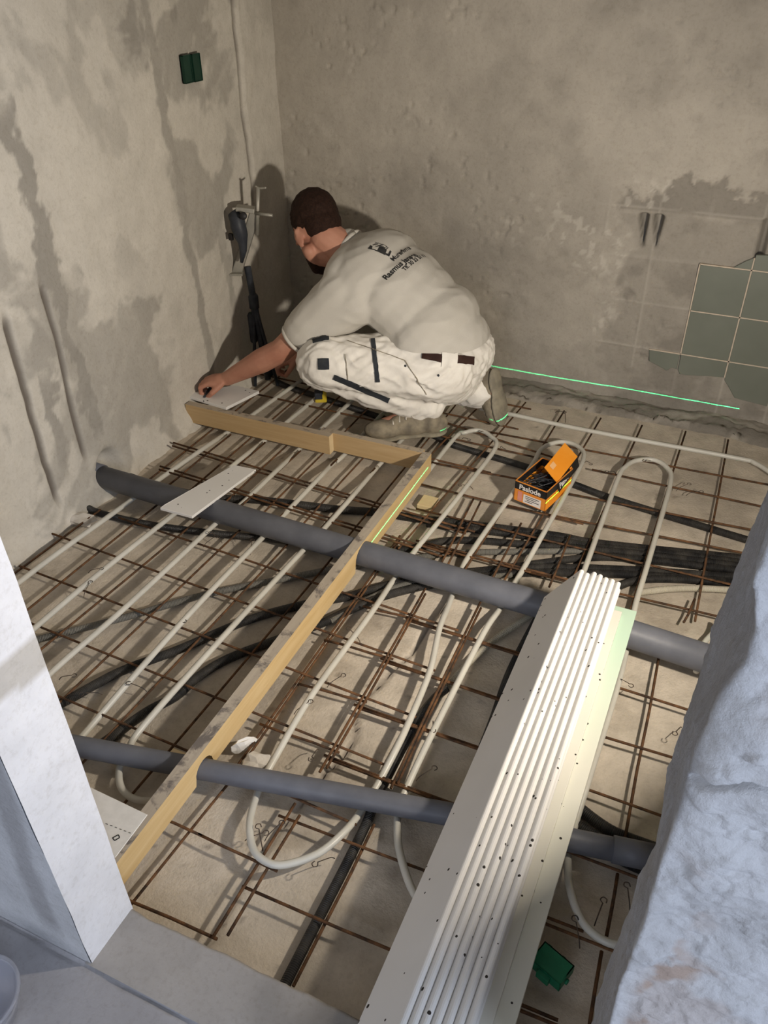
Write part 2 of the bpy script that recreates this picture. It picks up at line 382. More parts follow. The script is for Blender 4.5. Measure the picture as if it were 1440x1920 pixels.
# remaining wall tiles, each its own piece of the wall
def tile_poly(poly):
    m = Matrix(((1, 0, 0, 0), (0, 0, 1, YB-.0075), (0, 1, 0, 0), (0, 0, 0, 1)))
    o = prism('tile', poly, .010, M_tile, wb, m, .0012); return o
g = .0022
c0, c1, c2, c3 = TX; r0, r1, r2, r3, r4 = TZ
for poly in (
    [(c1+g, r2+g), (c2-g, r2+g), (c2-g, r3-g), (c1+g, r3-g)],
    [(c1+g, r1+g), (c2-g, r1+g), (c2-g, r2-g), (c1+g, r2-g)],
    [(c2+g, r2+g), (c3-g, r2+g), (c3-g, r3-g), (c2+g, r3-g)],
    [(c2+g, r1+g), (c3-g, r1+g), (c3-g, r2-g), (c2+g, r2-g)],
    [(c2-.055, r3+g), (c2-g, r3+g), (c2-g, r3+.040), (c2-.025, r3+.026)],
    [(c2+g, r3+g), (c3-g, r3+g), (c3-g, r3+.10), (c2+.05, r3+.055), (c2+g, r3+.05)],
    [(c0+.052, r1-g), (c1-g, r1-g), (c1-g, r1-.058), (c1-.02, r1-.055), (c1-.035, r1-.07), (c0+.075, r1-.05), (c0+.06, r1-.045)],
    [(c1+g, r1-g), (c2-g, r1-g), (c2-g, r1-.060), (c1+.11, r1-.064), (c1+.05, r1-.073), (c1+.012, r1-.075), (c1+g, r1-.06)],
    [(c2+g, r1-g), (c3-g, r1-g), (c3-g, r0+.02), (c2+.05, r0+.03), (c2+.02, r1-.09), (c2+g, r1-.07)]):
    tile_poly(poly)
for (a, b) in (((c1, r1), (c1, r3)), ((c2, r1-.06), (c2, r3+.04)), ((c1, r3), (c3, r3)), ((c1, r2), (c3, r2)), ((c0+.052, r1), (c3, r1))):
    v = (a[0] == b[0]); w = .0021
    box('grout_line', a[0]-(w if v else 0), b[0]+(w if v else 0), YB-.0065, YB+.002, a[1]-(0 if v else w), b[1]+(0 if v else w), M_grout, wb)
# pipe stub left in the hole of the wall
# rough ledge of broken screed along the foot of the back wall
def ledge(x, t):
    e = fbm(x*5, t*2, 4)-.5; e2 = fbm(x*24+4, t*7, 5, .6)-.5
    yf = YB-.130-.02*x+.07*e+.06*e2
    y = yf*(1-t)+(YB+.015)*t; z = -.012+.036*sm(0, .28, t+e2*.3)*(.75+.8*e)+.020*e2+.010*t
    return x, y, z
tag(grid('trim_1', ax(-1.75, 1.4, .007), ax(0, 1, .05), ledge, M_back, attrs={'patch': lambda x, t: np.clip(sm(.35, .6, fbm(x*9, t*4, 5))+.3, 0, 1), 'tint': lambda x, t: 0*x}),
    'crumbled screed ledge along the foot of the back wall', kind='structure')

# side wall and ceiling outside the view
tag(box('wall_right', 1.40, 1.5, .40, 3.0, -.05, 2.6, M_ceil), 'side wall beyond the door jamb', kind='structure')
tag(box('ceiling', -2.6, 2.6, -3.0, 3.1, 2.6, 2.7, M_ceil), 'plain ceiling', kind='structure')

# door wall: left of the opening
JX, JY0, JY1 = -.728, .404, .508
def revpatch(y, z):
    e = fbm(y*9, z*9, 5, .6)-.5; zc = .722-(y-.45)*.2
    return np.clip(sm(.034, .028, np.abs(z-zc+e*.05)), 0, 1)
def rev_pos(y, z): return JX+(fbm(y*6, z*6, 4)-.5)*.008, y, z
t = thing('wall_front_left', 'white plastered wall end at the left of the doorway', None)
t['kind'] = 'structure'
grid('reveal_face', ax(JY0, JY1, .006), ax(-.01, 2.6, .012), rev_pos, M_white, t, {'patch': revpatch})
def hf_patch(x, z):
    e = fbm(x*8, z*8, 4)-.5
    return np.clip(sm(.030, .012, np.abs(x-(JX-.075)-.10*(z-.1)+e*.03))*.9*sm(.11, .2, z)+.35*sm(.3, .7, fbm(x*4, z*4, 4)), 0, 1)
grid('hall_face', ax(-1.9, JX, .012), ax(.05, 2.6, .012), lambda x, z: (x, JY0+(fbm(x*6, z*6+4, 4)-.5)*.006, z), M_hall, t, {'patch': hf_patch, 'tint': lambda x, z: 0*x}, flip=False)
box('wall_core', -1.95, JX-.006, JY0+.006, JY1, -.01, 2.6, M_white, t)
# door wall: right of the opening, broken masonry
sil = [(1376, 1100), (1329, 1224), (1295, 1326), (1256, 1442), (1231, 1553), (1179, 1698), (1124, 1848), (1111, 1920)]
frt = [(1432, 1040), (1412, 1100), (1416, 1185), (1397, 1241), (1355, 1292), (1333, 1331), (1308, 1399), (1273, 1527), (1231, 1638), (1205, 1741), (1158, 1852), (1141, 1920)]
zs, xs = zip(*sorted((PY(u, v, JY1).z, PY(u, v, JY1).x) for u, v in sil))
zf, xf = zip(*sorted((PY(u, v, JY0).z, PY(u, v, JY0).x) for u, v in frt))
S_IN, S_W = .105, .40
def rj(s, z):
    n = fbm(s*14+3, z*14, 5, .55)-.5; n2 = fbm(s*45, z*45+2, 4, .55)-.5; n3 = fbm(s*5+1, z*5, 3)-.5
    xi = np.interp(z, zs, xs); xo = np.interp(z, zf, xf); t = np.clip(s/S_IN, 0, 1)
    x = np.where(s < S_IN, xi*(1-t)+xo*t, xo+(s-S_IN)); y = np.where(s < S_IN, JY1+(JY0-JY1)*t, JY0)
    bulge = np.exp(-(((s-S_IN-.035)/.05)**2+((z-1.04)/.07)**2))                     # broken lump of masonry
    crack = np.exp(-((z-1.005-.5*(s-S_IN)+n*.05)/.006)**2)*sm(S_IN-.01, S_IN+.01, s)*(1-sm(S_IN+.06, S_IN+.10, s))
    amp = .016*n+.006*n2+.02*n3; fr = sm(S_IN-.02, S_IN+.02, s)
    lay = sm(.50, .515, fbm(s*10+7, z*10+1, 6, .62))*.0022+sm(.56, .575, fbm(s*17+2, z*17+5, 6, .62))*.0014
    amp = amp+lay
    y = y-fr*(amp*1.2+.016*bulge-.016*crack); x = x-(1-fr)*(amp*.5)+fr*0
    return x, y, z
def rj_patch(s, z):
    n = fbm(s*9+3, z*9, 5, .6)
    return np.clip((1-sm(S_IN-.012, S_IN+.004, s+(n-.5)*.03))*.95+sm(.55, .7, n)*.25, 0, 1)  # inner jamb face darkened, its shade put into the colour
def rj_tint(s, z):
    n = fbm(s*11+13, z*11, 5, .6); e = fbm(s*30+1, z*30, 4)-.5
    edge = sm(S_IN+.012, S_IN+.03, s+e*.03)*(1-sm(S_IN+.03, S_IN+.055, s+e*.05))*sm(.52, .60, n+.05*e)*(1-sm(.75, .9, z))
    return np.clip(edge*.9+.42*sm(.55, .64, fbm(s*7+4, z*7+3, 5, .6))*sm(S_IN, S_IN+.03, s), 0, 1)
t = thing('wall_front_right', 'broken masonry wall end with peeling paint at the right of the doorway', None)
t['kind'] = 'structure'
grid('plaster_face', ax(0, S_IN+S_W, .0024), ax(.3, 1.5, .0024), rj, M_hall, t, {'patch': rj_patch, 'tint': rj_tint}, flip=False)
box('wall_core', .066, 1.45, JY0+.02, JY1, -.02, 2.6, M_white, t)
tag(box('wall_front_header', JX, .066, JY0+.01, JY1, 2.05, 2.6, M_white), 'wall above the doorway', kind='structure')
# threshold and hall
ZH = .09
def sill_pos(x, y):
    e = fbm(x*16, y*3+2, 4)-.5; yy = y+sm(.49, .515, y)*e*.02
    return x, yy, ZH+(fbm(x*6, y*6, 4)-.5)*.006-sm(.505, .516, y)*.08
tag(grid('trim_2', ax(JX-.01, .10, .008), np.concatenate([ax(.399, .50, .01), ax(.503, .518, .003)]), sill_pos, M_sill, attrs={'patch': lambda x, y: sm(.4, .65, fbm(x*7, y*7, 5)), 'tint': lambda x, y: 0*x}),
    'smooth grey screed threshold of the doorway', kind='structure')
M_hfloor = plaster('hall_screed', (.40, .39, .40), (.32, .31, .315), bmp=.2)
def hfl(x, y): return x, y, ZH-.004+(fbm(x*5+8, y*5, 4)-.5)*.006-.004*np.exp(-((y-.396-(fbm(x*14, x*0, 4)-.5)*.010)/.002)**2)*sm(.35, .5, fbm(x*20+3, x*0, 3))
tag(grid('floor_hall', ax(-2.4, 2.4, .02), np.concatenate([ax(-3.0, .30, .06), ax(.31, .402, .004)]), hfl, M_hfloor, attrs={'patch': lambda x, y: sm(.4, .7, fbm(x*6, y*6, 5)), 'tint': lambda x, y: 0*x}),
    'grey screed floor of the hall', kind='structure')
tag(box('wall_hall_left', -2.5, -2.4, -3.0, .404, 0, 2.6, M_ceil), 'side wall of the hall', kind='structure')
tag(box('wall_hall_right', 2.4, 2.5, -3.0, .404, 0, 2.6, M_ceil), 'far side wall of the hall', kind='structure')
def z8(x, y): return (440+x*.43056, 1000+y*.43056)
# ------------------------------------------------------------------ reinforcement
ZX, ZY, RB = .028, .0215, .0032
def bar(p, q, parent, r=RB, wob=.002):
    p = Vector(p); q = Vector(q); n = 3; pts = []
    for k in range(n+1):
        c = p.lerp(q, k/n)
        if 0 < k < n: c = c+Vector((random.uniform(-wob, wob), random.uniform(-wob, wob), 0))
        pts.append(c)
    return tube('bar', pts, r, M_rust, parent, 6)
def barx(parent, a, b, ext0=0., ext1=0., double=0., z=ZX):
    p = P(*a, z); q = P(*b, z); d = (q-p).normalized(); p -= d*ext0; q += d*ext1
    bar(p, q, parent)
    if double: bar(p+Vector((.012, -double, .002)), q+Vector((-.02, -double, .002)), parent)
def bary(parent, a, b, ext0=0., ext1=0., double=0., z=ZY):
    p = P(*a, z); q = P(*b, z); d = (q-p).normalized(); p -= d*ext0; q += d*ext1
    bar(p, q, parent)
    if double: bar(p+Vector((double, -.02, 0)), q+Vector((double, .015, 0)), parent)
def tie(parent, u, v, z=.035, s=1.):
    c = P(u, v, z); a = random.uniform(0, 6.28); d = Vector((math.cos(a), math.sin(a), 0)); n = Vector((-d.y, d.x, 0))
    pts = [c-d*.012*s-Vector((0, 0, .010)), c-d*.004*s, c+d*.010*s+Vector((0, 0, .006)), c+d*.022*s+Vector((0, 0, .010))]
    for k in range(5):
        t = k/4*5.2; pts.append(c+d*(.030+.006*-math.cos(t))*s+n*.006*math.sin(t)*s+Vector((0, 0, .010)))
    tube('tie_wire', pts, .0011, M_tie, parent, 4, 3)
GM = 'rusty welded reinforcing mesh sheets over the slab'
mL = thing('reinforcing_mesh', 'rusty welded mesh in the left bay between wall and long form board', 'steel mesh', GM)
for a, b, e0, e1 in (((102, 1002), (549, 1162), .06, .40), ((46, 1065), (500, 1238), .02, .40), ((80, 1177), (437, 1320), .25, .40),
                     ((141, 1318), (360, 1413), .5, .40), ((311, 1000), (603, 1097), .18, .40)):
    barx(mL, a, b, e0, e1)
for a, b, e0, e1 in (((292, 949), (58, 1138), .05, .6), ((379, 968), (78, 1216), .05, .5), ((452, 992), (121, 1308), .05, .4),
                     ((440, 1126), (233, 1347), .32, .35), ((627, 1041), (277, 1454), .05, .2), ((180, 962), (45, 1062), .02, .6)):
    bary(mL, a, b, e0, e1)
for u, v in ((388, 1018), (470, 1030), (352, 1155), (172, 1070), (118, 1270), (180, 1300), (160, 1110), (265, 1290), (410, 1010)): tie(mL, u, v)
for a, b in (((390, 465), (690, 548)), ((275, 655), (575, 735)), ((110, 830), (455, 955)), ((560, 318), (800, 378))): barx(mL, z8(*a), z8(*b), .0, .0)
mB = thing('reinforcing_mesh', 'doubled rusty mesh in front of the short form boards', 'steel mesh', GM)
for a, b, dd in (((325, 830), (721, 947), .022), ((300, 874), (675, 988), .020)): barx(mB, a, b, .0, .30, dd)
for x0, k in ((-1.63, 0), (-1.55, 1), (-1.47, 0), (-1.41, 1), (-1.33, 0), (-1.27, 1), (-1.19, 0), (-1.13, 1), (-1.05, 0), (-.99, 1), (-.90, 0)):
    bar((x0, 1.60+.05*random.random(), ZY+.004*k), (x0+.01, 2.06+.1*random.random()*(1-k)+(.5 if k == 0 else 0), ZY+.004*k), mB)
bar((-1.70, 2.20, ZX), (-.62, 2.18, ZX), mB); bar((-1.70, 2.36, ZX), (-.50, 2.33, ZX), mB); bar((-1.70, 2.51, ZX), (-.62, 2.49, ZX), mB); bar((-1.70, 2.66, ZX), (-.62, 2.65, ZX), mB)
for u, v in ((380, 860), (455, 880), (590, 905)): tie(mB, u, v)
def a2(x, y): return (380+x*.36111, 1380+y*.36111)
def a4(x, y): return (1000+x*.42718, 1100+y*.42718)
def z6(x, y): return (780+x*.45833, 720+y*.45833)
mC = thing('reinforcing_mesh', 'double wire rusty mesh between the long form board and the board stack', 'steel mesh', GM)
for a, b in (((745, 370), (1250, 525)), ((635, 545), (1175, 725)), ((520, 745), (1075, 935)), ((390, 965), (960, 1180))):
    barx(mC, z8(*a), z8(*b), .0, .18, .0075)
barx(mC, a2(440, 430), a2(1150, 700), .02, .30); barx(mC, a2(230, 790), a2(960, 1100), .01, .30)
barx(mC, a2(0, 520), a2(340, 680), .01, .02); barx(mC, (245, 1688), a2(75, 1055), .1, .0)
for a, b, dd in (((830, 240), (370, 1040), .0085), ((1070, 300), (680, 1110), .0085)): bary(mC, z8(*a), z8(*b), 0, .0, dd, ZX+.006)
bary(mC, z8(720, 10), z8(20, 1000), 0, .02, .0085)
bary(mC, a2(480, 350), a2(50, 1050), 0, 0, .022, ZX+.005); bary(mC, a2(890, 460), a2(470, 1300), 0, 0)
bary(mC, a2(140, 240), (253, 1687), .02, .02)
barx(mC, (300, 1533), a2(0, 520), .0, .0)
for u, v in ((669, 1195), (622, 1280), (593, 1408), (490, 1580), (617, 1610), (790, 1455), (470, 1570), (560, 1330), (812, 1355), (505, 1565)): tie(mC, u, v)
mR = thing('reinforcing_mesh', 'sparse rusty mesh between the board stack and the right jamb', 'steel mesh', GM)
for a, b in (((380, 445), (680, 540)), ((305, 655), (620, 755)), ((235, 890), (550, 1000)), ((180, 1170), (460, 1280)), ((60, 1485), (360, 1600)), ((0, 1885), (70, 1915))):
    barx(mR, a4(*a), a4(*b), .16, .18, z=.030)
bary(mR, a4(545, 340), a4(400, 1120), .02, 0, z=.026); bary(mR, a4(370, 1260), a4(320, 1540), 0, 0, z=.026); bary(mR, a4(300, 1600), a4(250, 1910), 0, .1, z=.026)
for u, v in ((1165, 1275), (1275, 1365), (1180, 1695), (1120, 1720), (1085, 1760)): tie(mR, u, v)
mK = thing('reinforcing_mesh', 'wide rusty mesh across the back half of the room', 'steel mesh', GM)
for a, b, e0 in (((110, 155), (560, 300), .2), ((690, 270), (1430, 410), .33), ((60, 320), (420, 390), 0), ((720, 350), (1410, 500), .0), ((0, 405), (550, 540), 0),
                 ((630, 450), (1370, 595), .02), ((370, 500), (1330, 690), 0), ((0, 510), (1330, 830), .0), ((930, 880), (1230, 950), .3)):
    barx(mK, z6(*a), z6(*b), e0, .1, z=.030)
barx(mK, z6(0, 640), z6(620, 800), .0, .02, .012)
for a, b, e1 in (((240, 110), (180, 170), .6), ((440, 85), (340, 200), .75), ((600, 120), (500, 280), .75), ((750, 150), (500, 570), .3), ((920, 180), (690, 690), .22), ((1100, 205), (950, 690), .26), ((1275, 240), (1145, 950), .02)):
    bary(mK, z6(*a), z6(*b), .02, e1, z=.025)
for a, b in (((235, 470), (100, 740)), ((265, 480), (130, 740)), ((430, 570), (310, 800)), ((630, 620), (545, 830)), ((1140, 880), (1095, 975))): bary(mK, z6(*a), z6(*b), 0, 0, z=.036)
for u, v in ((1100, 866), (940, 838), (880, 913), (1275, 915), (1222, 865), (1046, 772), (1060, 785), (1150, 885), (870, 822), (915, 812), (1295, 925)): tie(mK, u, v)

# ------------------------------------------------------------------ heating tubes
RT, ZT = .0077, .0395
def tp(*pts): return [P(u, v, z) for u, v, z in pts]
GH = 'milky plastic heating tubes'
def heat(label, pts, r=RT, mat=None, name='heating_tube'):
    t = thing(name, label, 'pipe', GH if mat is None else None); tube('tube_wall', pts, r, mat or M_pex, t, 10, 5); return t
D = .016
pts = tp((417, 817, D))
heat('milky heating tube nearest the left wall', [Vector((-1.50, 2.55, ZT)), P(430, 808, D)]+tp((417, 817, D), (380, 842, ZT), (287, 907, .02), (247, 937, .02), (200, 971, ZT), (60, 1073, ZT))+[Vector((-1.62, .75, ZT)), Vector((-1.60, .62, ZT))])
heat('milky heating tube passing under the loose white plaster strip', [Vector((-1.37, 2.6, ZT)), P(498, 824, D)]+tp((483, 836, D), (446, 865, ZT), (365, 933, .018), (321, 968, .03), (151, 1104, ZT))+[Vector((-1.445, .75, ZT)), Vector((-1.43, .62, ZT))])
heat('third milky heating tube from the left wall in the left bay', [Vector((-1.24, 2.6, ZT)), P(565, 838, D)]+tp((550, 853, D), (517, 884, ZT), (450, 947, .02), (403, 983, .03), (236, 1138, ZT), (97, 1260, ZT))+[Vector((-1.29, .7, ZT)), Vector((-1.25, .60, ZT))])
heat('fourth milky heating tube crossing both grey drain pipes in the left bay', [Vector((-1.10, 2.6, ZT)), P(648, 850, D)]+tp((625, 868, D), (590, 905, ZT), (530, 968, .02), (496, 1004, .03), (381, 1123, ZT), (262, 1255, ZT), (150, 1385, .02))+[Vector((-1.10, .66, ZT))])
heat('milky heating tube bending round beside the printed white sheet', [Vector((-.955, 2.6, ZT)), P(718, 864, D)]+tp((704, 880, D), (650, 943, ZT), (595, 1005, .02), (569, 1031, .03), (420, 1192, ZT), (272, 1357, ZT), (240, 1408, .02), (224, 1440, .02), (228, 1478, .03), (257, 1500, .03), (302, 1496, .015), (345, 1460, .012), (372, 1420, .012))+[Vector((-.835, 1.2, .012)), Vector((-.82, 1.9, .014)), P(849, 825, .03), P(872, 811, ZT), P(899, 807, ZT), P(920, 818, ZT), P(929, 840, ZT), P(871, 917, ZT), P(821, 980, ZT), P(780, 1030, .03), P(760, 1057, .014), P(736, 1090, .02), P(692, 1155, ZT), P(586, 1301, ZT), P(515, 1422, .026), P(492, 1465, .015), P(478, 1500, .02), P(468, 1545, .035), P(475, 1592, ZT), P(500, 1616, ZT), P(535, 1621, ZT), P(597, 1600, ZT), P(645, 1560, .035), P(676, 1522, .018), P(706, 1474, .02), P(740, 1410, ZT), P(767, 1353, ZT), P(806, 1258, ZT), P(824, 1178, ZT), P(843, 1130, .022), P(862, 1075, .016), P(885, 1033, .03), P(954, 935, ZT), P(1000, 868, ZT), P(1014, 843, ZT), P(1037, 831, ZT), P(1062, 829, ZT), P(1085, 838, ZT), P(1095, 857, ZT), P(1073, 903, ZT), P(1032, 977, ZT), P(985, 1060, .03), P(960, 1102, .016), P(937, 1142, .02), P(905, 1190, ZT), P(815, 1366, ZT), P(763, 1475, .024), P(749, 1510, .015), P(745, 1545, .025), P(750, 1600, .035), P(777, 1676, ZT), P(820, 1715, ZT), P(880, 1700, .035), P(925, 1600, .03), P(950, 1500, .018), P(1000, 1350, ZT), P(1040, 1220, .02), P(1065, 1150, .018), P(1096, 1068, ZT), P(1130, 975, ZT), P(1160, 894, ZT), P(1172, 876, ZT), P(1192, 864, ZT), P(1225, 862, ZT), P(1250, 876, ZT), P(1258, 900, ZT), P(1238, 977, ZT), P(1210, 1072, ZT), P(1192, 1132, .03), P(1178, 1200, .018), P(1158, 1285, .03), P(1110, 1440, ZT), P(1078, 1545, .018), P(1065, 1600, .022), P(1068, 1660, ZT), P(1085, 1715, ZT), P(1111, 1749, ZT), P(1150, 1770, ZT), P(1190, 1765, ZT)])
heat('milky tube running along the foot of the back wall', tp((900, 766, .035), (959, 777, ZT), (1101, 807, ZT), (1371, 857, ZT), (1415, 868, ZT), (1450, 890, ZT)))
heat('milky tube curving up beside the right jamb', tp((1345, 1165, ZT), (1338, 1185, ZT), (1318, 1210, ZT), (1305, 1260, .03)), .007)

# ------------------------------------------------------------------ conduits on the slab
GC = 'corrugated cable conduits lying under the mesh'
def cond(label, pts, r=.0108, z=.012, mat=None, name='cable_conduit'):
    t = thing(name, label, 'conduit', GC); tube('conduit_wall', [P(q[0], q[1], q[2] if len(q) > 2 else z) for q in pts], r, mat or M_black, t, 10, 6); return t
cond('black conduit coming out of the left wall below the large drain pipe', [(147, 908, .06), (152, 935, .03), (170, 955), (217, 970), (300, 987), (400, 1000), (480, 1008), (560, 1016), (660, 1030), (760, 1030), (853, 1013), (1000, 1022), (1192, 1038), (1400, 1063)])
cond('black conduit coming out of the left wall behind the large drain pipe', [(212, 868, .05), (225, 882, .03), (247, 895), (330, 920), (412, 934), (480, 937), (567, 947), (633, 955), (708, 961), (780, 972), (862, 981), (1037, 1004), (1128, 1020), (1400, 1048)], .0125)
cond('black conduit second from the back in the bundle by the right jamb', [(800, 982), (900, 994), (1037, 1012), (1128, 1026), (1260, 1038), (1400, 1056)])
cond('black conduit in the middle of the bundle by the right jamb', [(880, 1078), (930, 1068), (1000, 1058), (1100, 1046), (1192, 1048), (1400, 1072)])
cond('grey conduit slanting across the left bay and under the large drain pipe', [(60, 1200), (83, 1196), (233, 1158), (389, 1114), (535, 1085), (640, 1064), (700, 1055), (780, 1046), (858, 1037), (1000, 1034), (1110, 1033)], .0095, .0125, M_greyc)
cond('black conduit slanting from the left jamb up to the bundle', [(100, 1322), (126, 1313), (224, 1260), (340, 1216), (467, 1162), (573, 1133), (647, 1120), (707, 1102), (784, 1085), (867, 1074), (1000, 1064), (1192, 1069), (1400, 1084)], .0115)
cond('black conduit nearest the small drain pipe in the left bay', [(170, 1410), (204, 1386), (272, 1337), (330, 1305), (370, 1270), (428, 1235), (530, 1196), (600, 1170), (647, 1148), (707, 1122), (789, 1100), (900, 1082), (1000, 1074), (1192, 1078), (1400, 1094)], .0115)
cond('dark grey conduit beside the slanting black ones right of the form board', [(620, 1165), (690, 1124), (760, 1096), (850, 1083), (960, 1078)], .009, .013, M_greyc)
cond('black conduit at the front of the bundle by the right jamb', [(1130, 1112), (1156, 1101), (1202, 1087), (1290, 1087), (1400, 1098)])
cond('black conduit running from behind the kneeling man to the right jamb', [(520, 716), (542, 726), (592, 742), (700, 778), (807, 814), (849, 834), (982, 874), (1073, 907), (1137, 931), (1238, 963), (1400, 1012)], .0115)
cond('straight black conduit running towards the threshold', [(838, 1290, .02), (815, 1310), (784, 1350), (735, 1440), (700, 1512), (683, 1553), (640, 1640), (597, 1723), (545, 1825), (525, 1865)], .0105)
cond('beige conduit sleeve beside the board stack joined to a black one', [(1010, 1143), (987, 1159), (940, 1190), (905, 1218), (870, 1252), (836, 1292)], .0085, .014, M_beige)
cond('pale beige conduit at the edge of the bundle by the right jamb', [(1190, 1118), (1206, 1110), (1290, 1103), (1400, 1108)], .0095, .013, M_beige)
cond('black conduit under the left edge of the board stack', [(1012, 1150), (985, 1200), (953, 1266), (926, 1345), (905, 1400)], .0095, .013)
cond('upper of two black conduits under the small drain pipe by the right jamb', [(1060, 1490), (1085, 1514), (1125, 1545), (1162, 1566), (1240, 1595)], .012)
cond('lower of two black conduits under the small drain pipe by the right jamb', [(1050, 1520), (1080, 1545), (1125, 1575), (1162, 1610), (1215, 1635)], .0105)

# ------------------------------------------------------------------ drain pipes
def drain(label, pts, r, col):
    t = thing('drain_pipe', label, 'pipe'); tube('pipe_wall', pts, r, M_pvc, t, 28, 0); return t
z1 = .0615
a = P(168, 888, z1); b = P(1017, 1135, z1); c = P(1335, 1243, z1); d = (c-a).normalized()
t = drain('large grey plastic drain pipe crossing the room', [a-d*.16, a.lerp(b, .5), b, c+d*.25], .0355, None)
tube('wall_sleeve', [a-d*.15, a+d*.05], .041, M_pvc, t, 28)
z2 = .051
a = P(150, 1400, z2); b = P(850, 1528, z2); c = P(1200, 1603, z2); d = (b-a).normalized(); d2 = (c-b).normalized()
t = drain('small grey plastic drain pipe nearest the threshold', [a-d*.6, a, b, c+d2*.2], .0225, None)
tube('pipe_collar', [c-d2*.05, c+d2*.03], .0255, M_pvc, t, 28)

# ------------------------------------------------------------------ form boards
def board(label, poly_side, x0, x1, axis, mats, grp='pine form boards'):
    # poly_side: outline (along, z); extruded across from x0 to x1
    t = thing('form_board', label, 'board', grp); n = len(poly_side)
    if axis == 'y': V = [(x0, s, z) for s, z in poly_side]+[(x1, s, z) for s, z in poly_side]
    else: V = [(s, x0, z) for s, z in poly_side]+[(s, x1, z) for s, z in poly_side]
    F = [tuple(range(n)), tuple(range(n, 2*n))[::-1]]+[(i, n+i, n+(i+1) % n, (i+1) % n) for i in range(n)]
    o = mesh('plank', V, F, mats, t)
    bm = bmesh.new(); bm.from_mesh(o.data); bmesh.ops.recalc_face_normals(bm, faces=bm.faces[:])
    bm.normal_update()
    for f in bm.faces: f.material_index = 1 if f.normal.z > .7 else 0
    bm.to_mesh(o.data); bm.free(); return t
TOP, BOT = .100, .031
def notch(yc, r, zc, w=0.):
    out = [(yc+r+.004, BOT)]
    for k in range(9):
        a = math.pi*k/8; out.append((yc+(r+w)*math.cos(a), zc+(r)*math.sin(a)))
    out.append((yc-r-.004, BOT)); return out
y1 = P(688, 1045, z1).y; y2 = P(395, 1445, z2).y
out = [(.509, BOT), (.509, TOP), (1.2, TOP), (1.9, TOP+.001), (2.106, TOP), (2.106, BOT)]+notch(y1, .0375, .0565)+notch(y2, .030, .047)
board('long pine form board running from the threshold to the corner joint', out, -.8285, -.800, 'y', [M_woodL, M_woodT])
b1 = board('short pine form board ending at the left wall', [(-1.728, BOT), (-1.728, TOP+.002), (-1.152, TOP), (-1.152, BOT)], 2.070, 2.097, 'x', [M_woodS, M_woodTS])
box('end_grain', -1.1525, -1.1505, 2.0703, 2.0967, BOT+.001, TOP-.0005, M_woodE, b1)
board('short pine form board joined to the far end of the long one', [(-1.20, BOT), (-1.20, TOP), (-.829, TOP), (-.829, BOT)], 2.0975, 2.121, 'x', [M_woodS, M_woodTS])
# off-cut under the pipe at the board, and block behind the long board
tag(box('wood_offcut', -.885, -.832, .80, .835, .035, .062, M_woodE, bev=.002), 'small pine off-cut beside the long form board under the small pipe', 'wood')
c = P(805, 940, .02); tag(box('wood_wedge', c.x-.03, c.x+.02, c.y-.03, c.y+.03, .002, .02, M_woodE, bev=.002), 'thin pale wooden wedge on the slab right of the long form board', 'wood')

# ------------------------------------------------------------------ loose plaster pieces
def plate(name, label, corners, z, th, mat, cat, bev=.001, tilt=None):
    pts = [P(u, v, z+(tilt[k] if tilt else 0)) for k, (u, v) in enumerate(corners)]; n = len(pts)
    V = pts+[p+Vector((0, 0, -th)) for p in pts]
    F = [tuple(range(n))[::-1], tuple(range(n, 2*n))]+[(i, (i+1) % n, n+(i+1) % n, n+i) for i in range(n)]
    o = mesh(name, V, F, mat); bm = bmesh.new(); bm.from_mesh(o.data); bmesh.ops.recalc_face_normals(bm, faces=bm.faces[:])
    if bev: bmesh.ops.bevel(bm, geom=bm.edges[:], offset=bev, segments=1, affect='EDGES')
    bm.to_mesh(o.data); bm.free(); return tag(o, label, cat)
plate('plasterboard_offcut', 'loose white plasterboard strip lying across the large drain pipe', [(300, 952), (308, 946), (436, 873), (442, 872), (480, 880), (360, 968)], .108, .009, M_dry, 'plasterboard', tilt=[0, 0, -.012, -.012, -.012, 0])
plate('plasterboard_offcut', 'white plasterboard off-cut on the form board under the hand', [(352, 742), (360, 736), (440, 722), (486, 733), (424, 764)], .1125, .011, M_dry, 'plasterboard')
sh = plate('printed_sheet', 'white board with printed dashes behind the left end of the long form board', [(120, 1452), (277, 1527), (216, 1608), (60, 1560)], .101, .02, M_core, 'plasterboard')
def ink(u0, v0, u1, v1, w, z=.1016):
    a = P(u0, v0, z); b = P(u1, v1, z); d = (b-a); n = Vector((-d.y, d.x, 0)).normalized()*w
    mesh('printed_mark', [a-n, b-n, b+n, a+n], [(0, 1, 2, 3)], M_print, sh)
for k in range(6):
    u = 198+k*8.6; ink(u, 1544+k*3.3, u+4.2, 1545.6+k*3.3, .0006)
ink(211, 1571, 222, 1565, .0012); ink(215, 1576, 224, 1570.5, .0012); ink(211, 1571, 215, 1576, .0009); ink(222, 1565, 224.5, 1570.5, .0009)
c = P(478, 1432, .01)
def lump(name, label, c, sx, sy, sz, mat, cat, seed, rot=0):
    bm = bmesh.new(); bmesh.ops.create_icosphere(bm, subdivisions=2, radius=1); r = random.Random(seed)
    for v in bm.verts:
        k = 1+r.uniform(-.28, .18); v.co = Vector((v.co.x*sx*k, v.co.y*sy*k, max(v.co.z, -.5)*sz*k))
    bmesh.ops.rotate(bm, verts=bm.verts, cent=(0, 0, 0), matrix=Matrix.Rotation(rot, 3, 'Z'))
    me = bpy.data.meshes.new(name); bm.to_mesh(me); bm.free(); me.materials.append(mat)
    o = bpy.data.objects.new(name, me); COL.objects.link(o); o.location = c; return tag(o, label, cat)
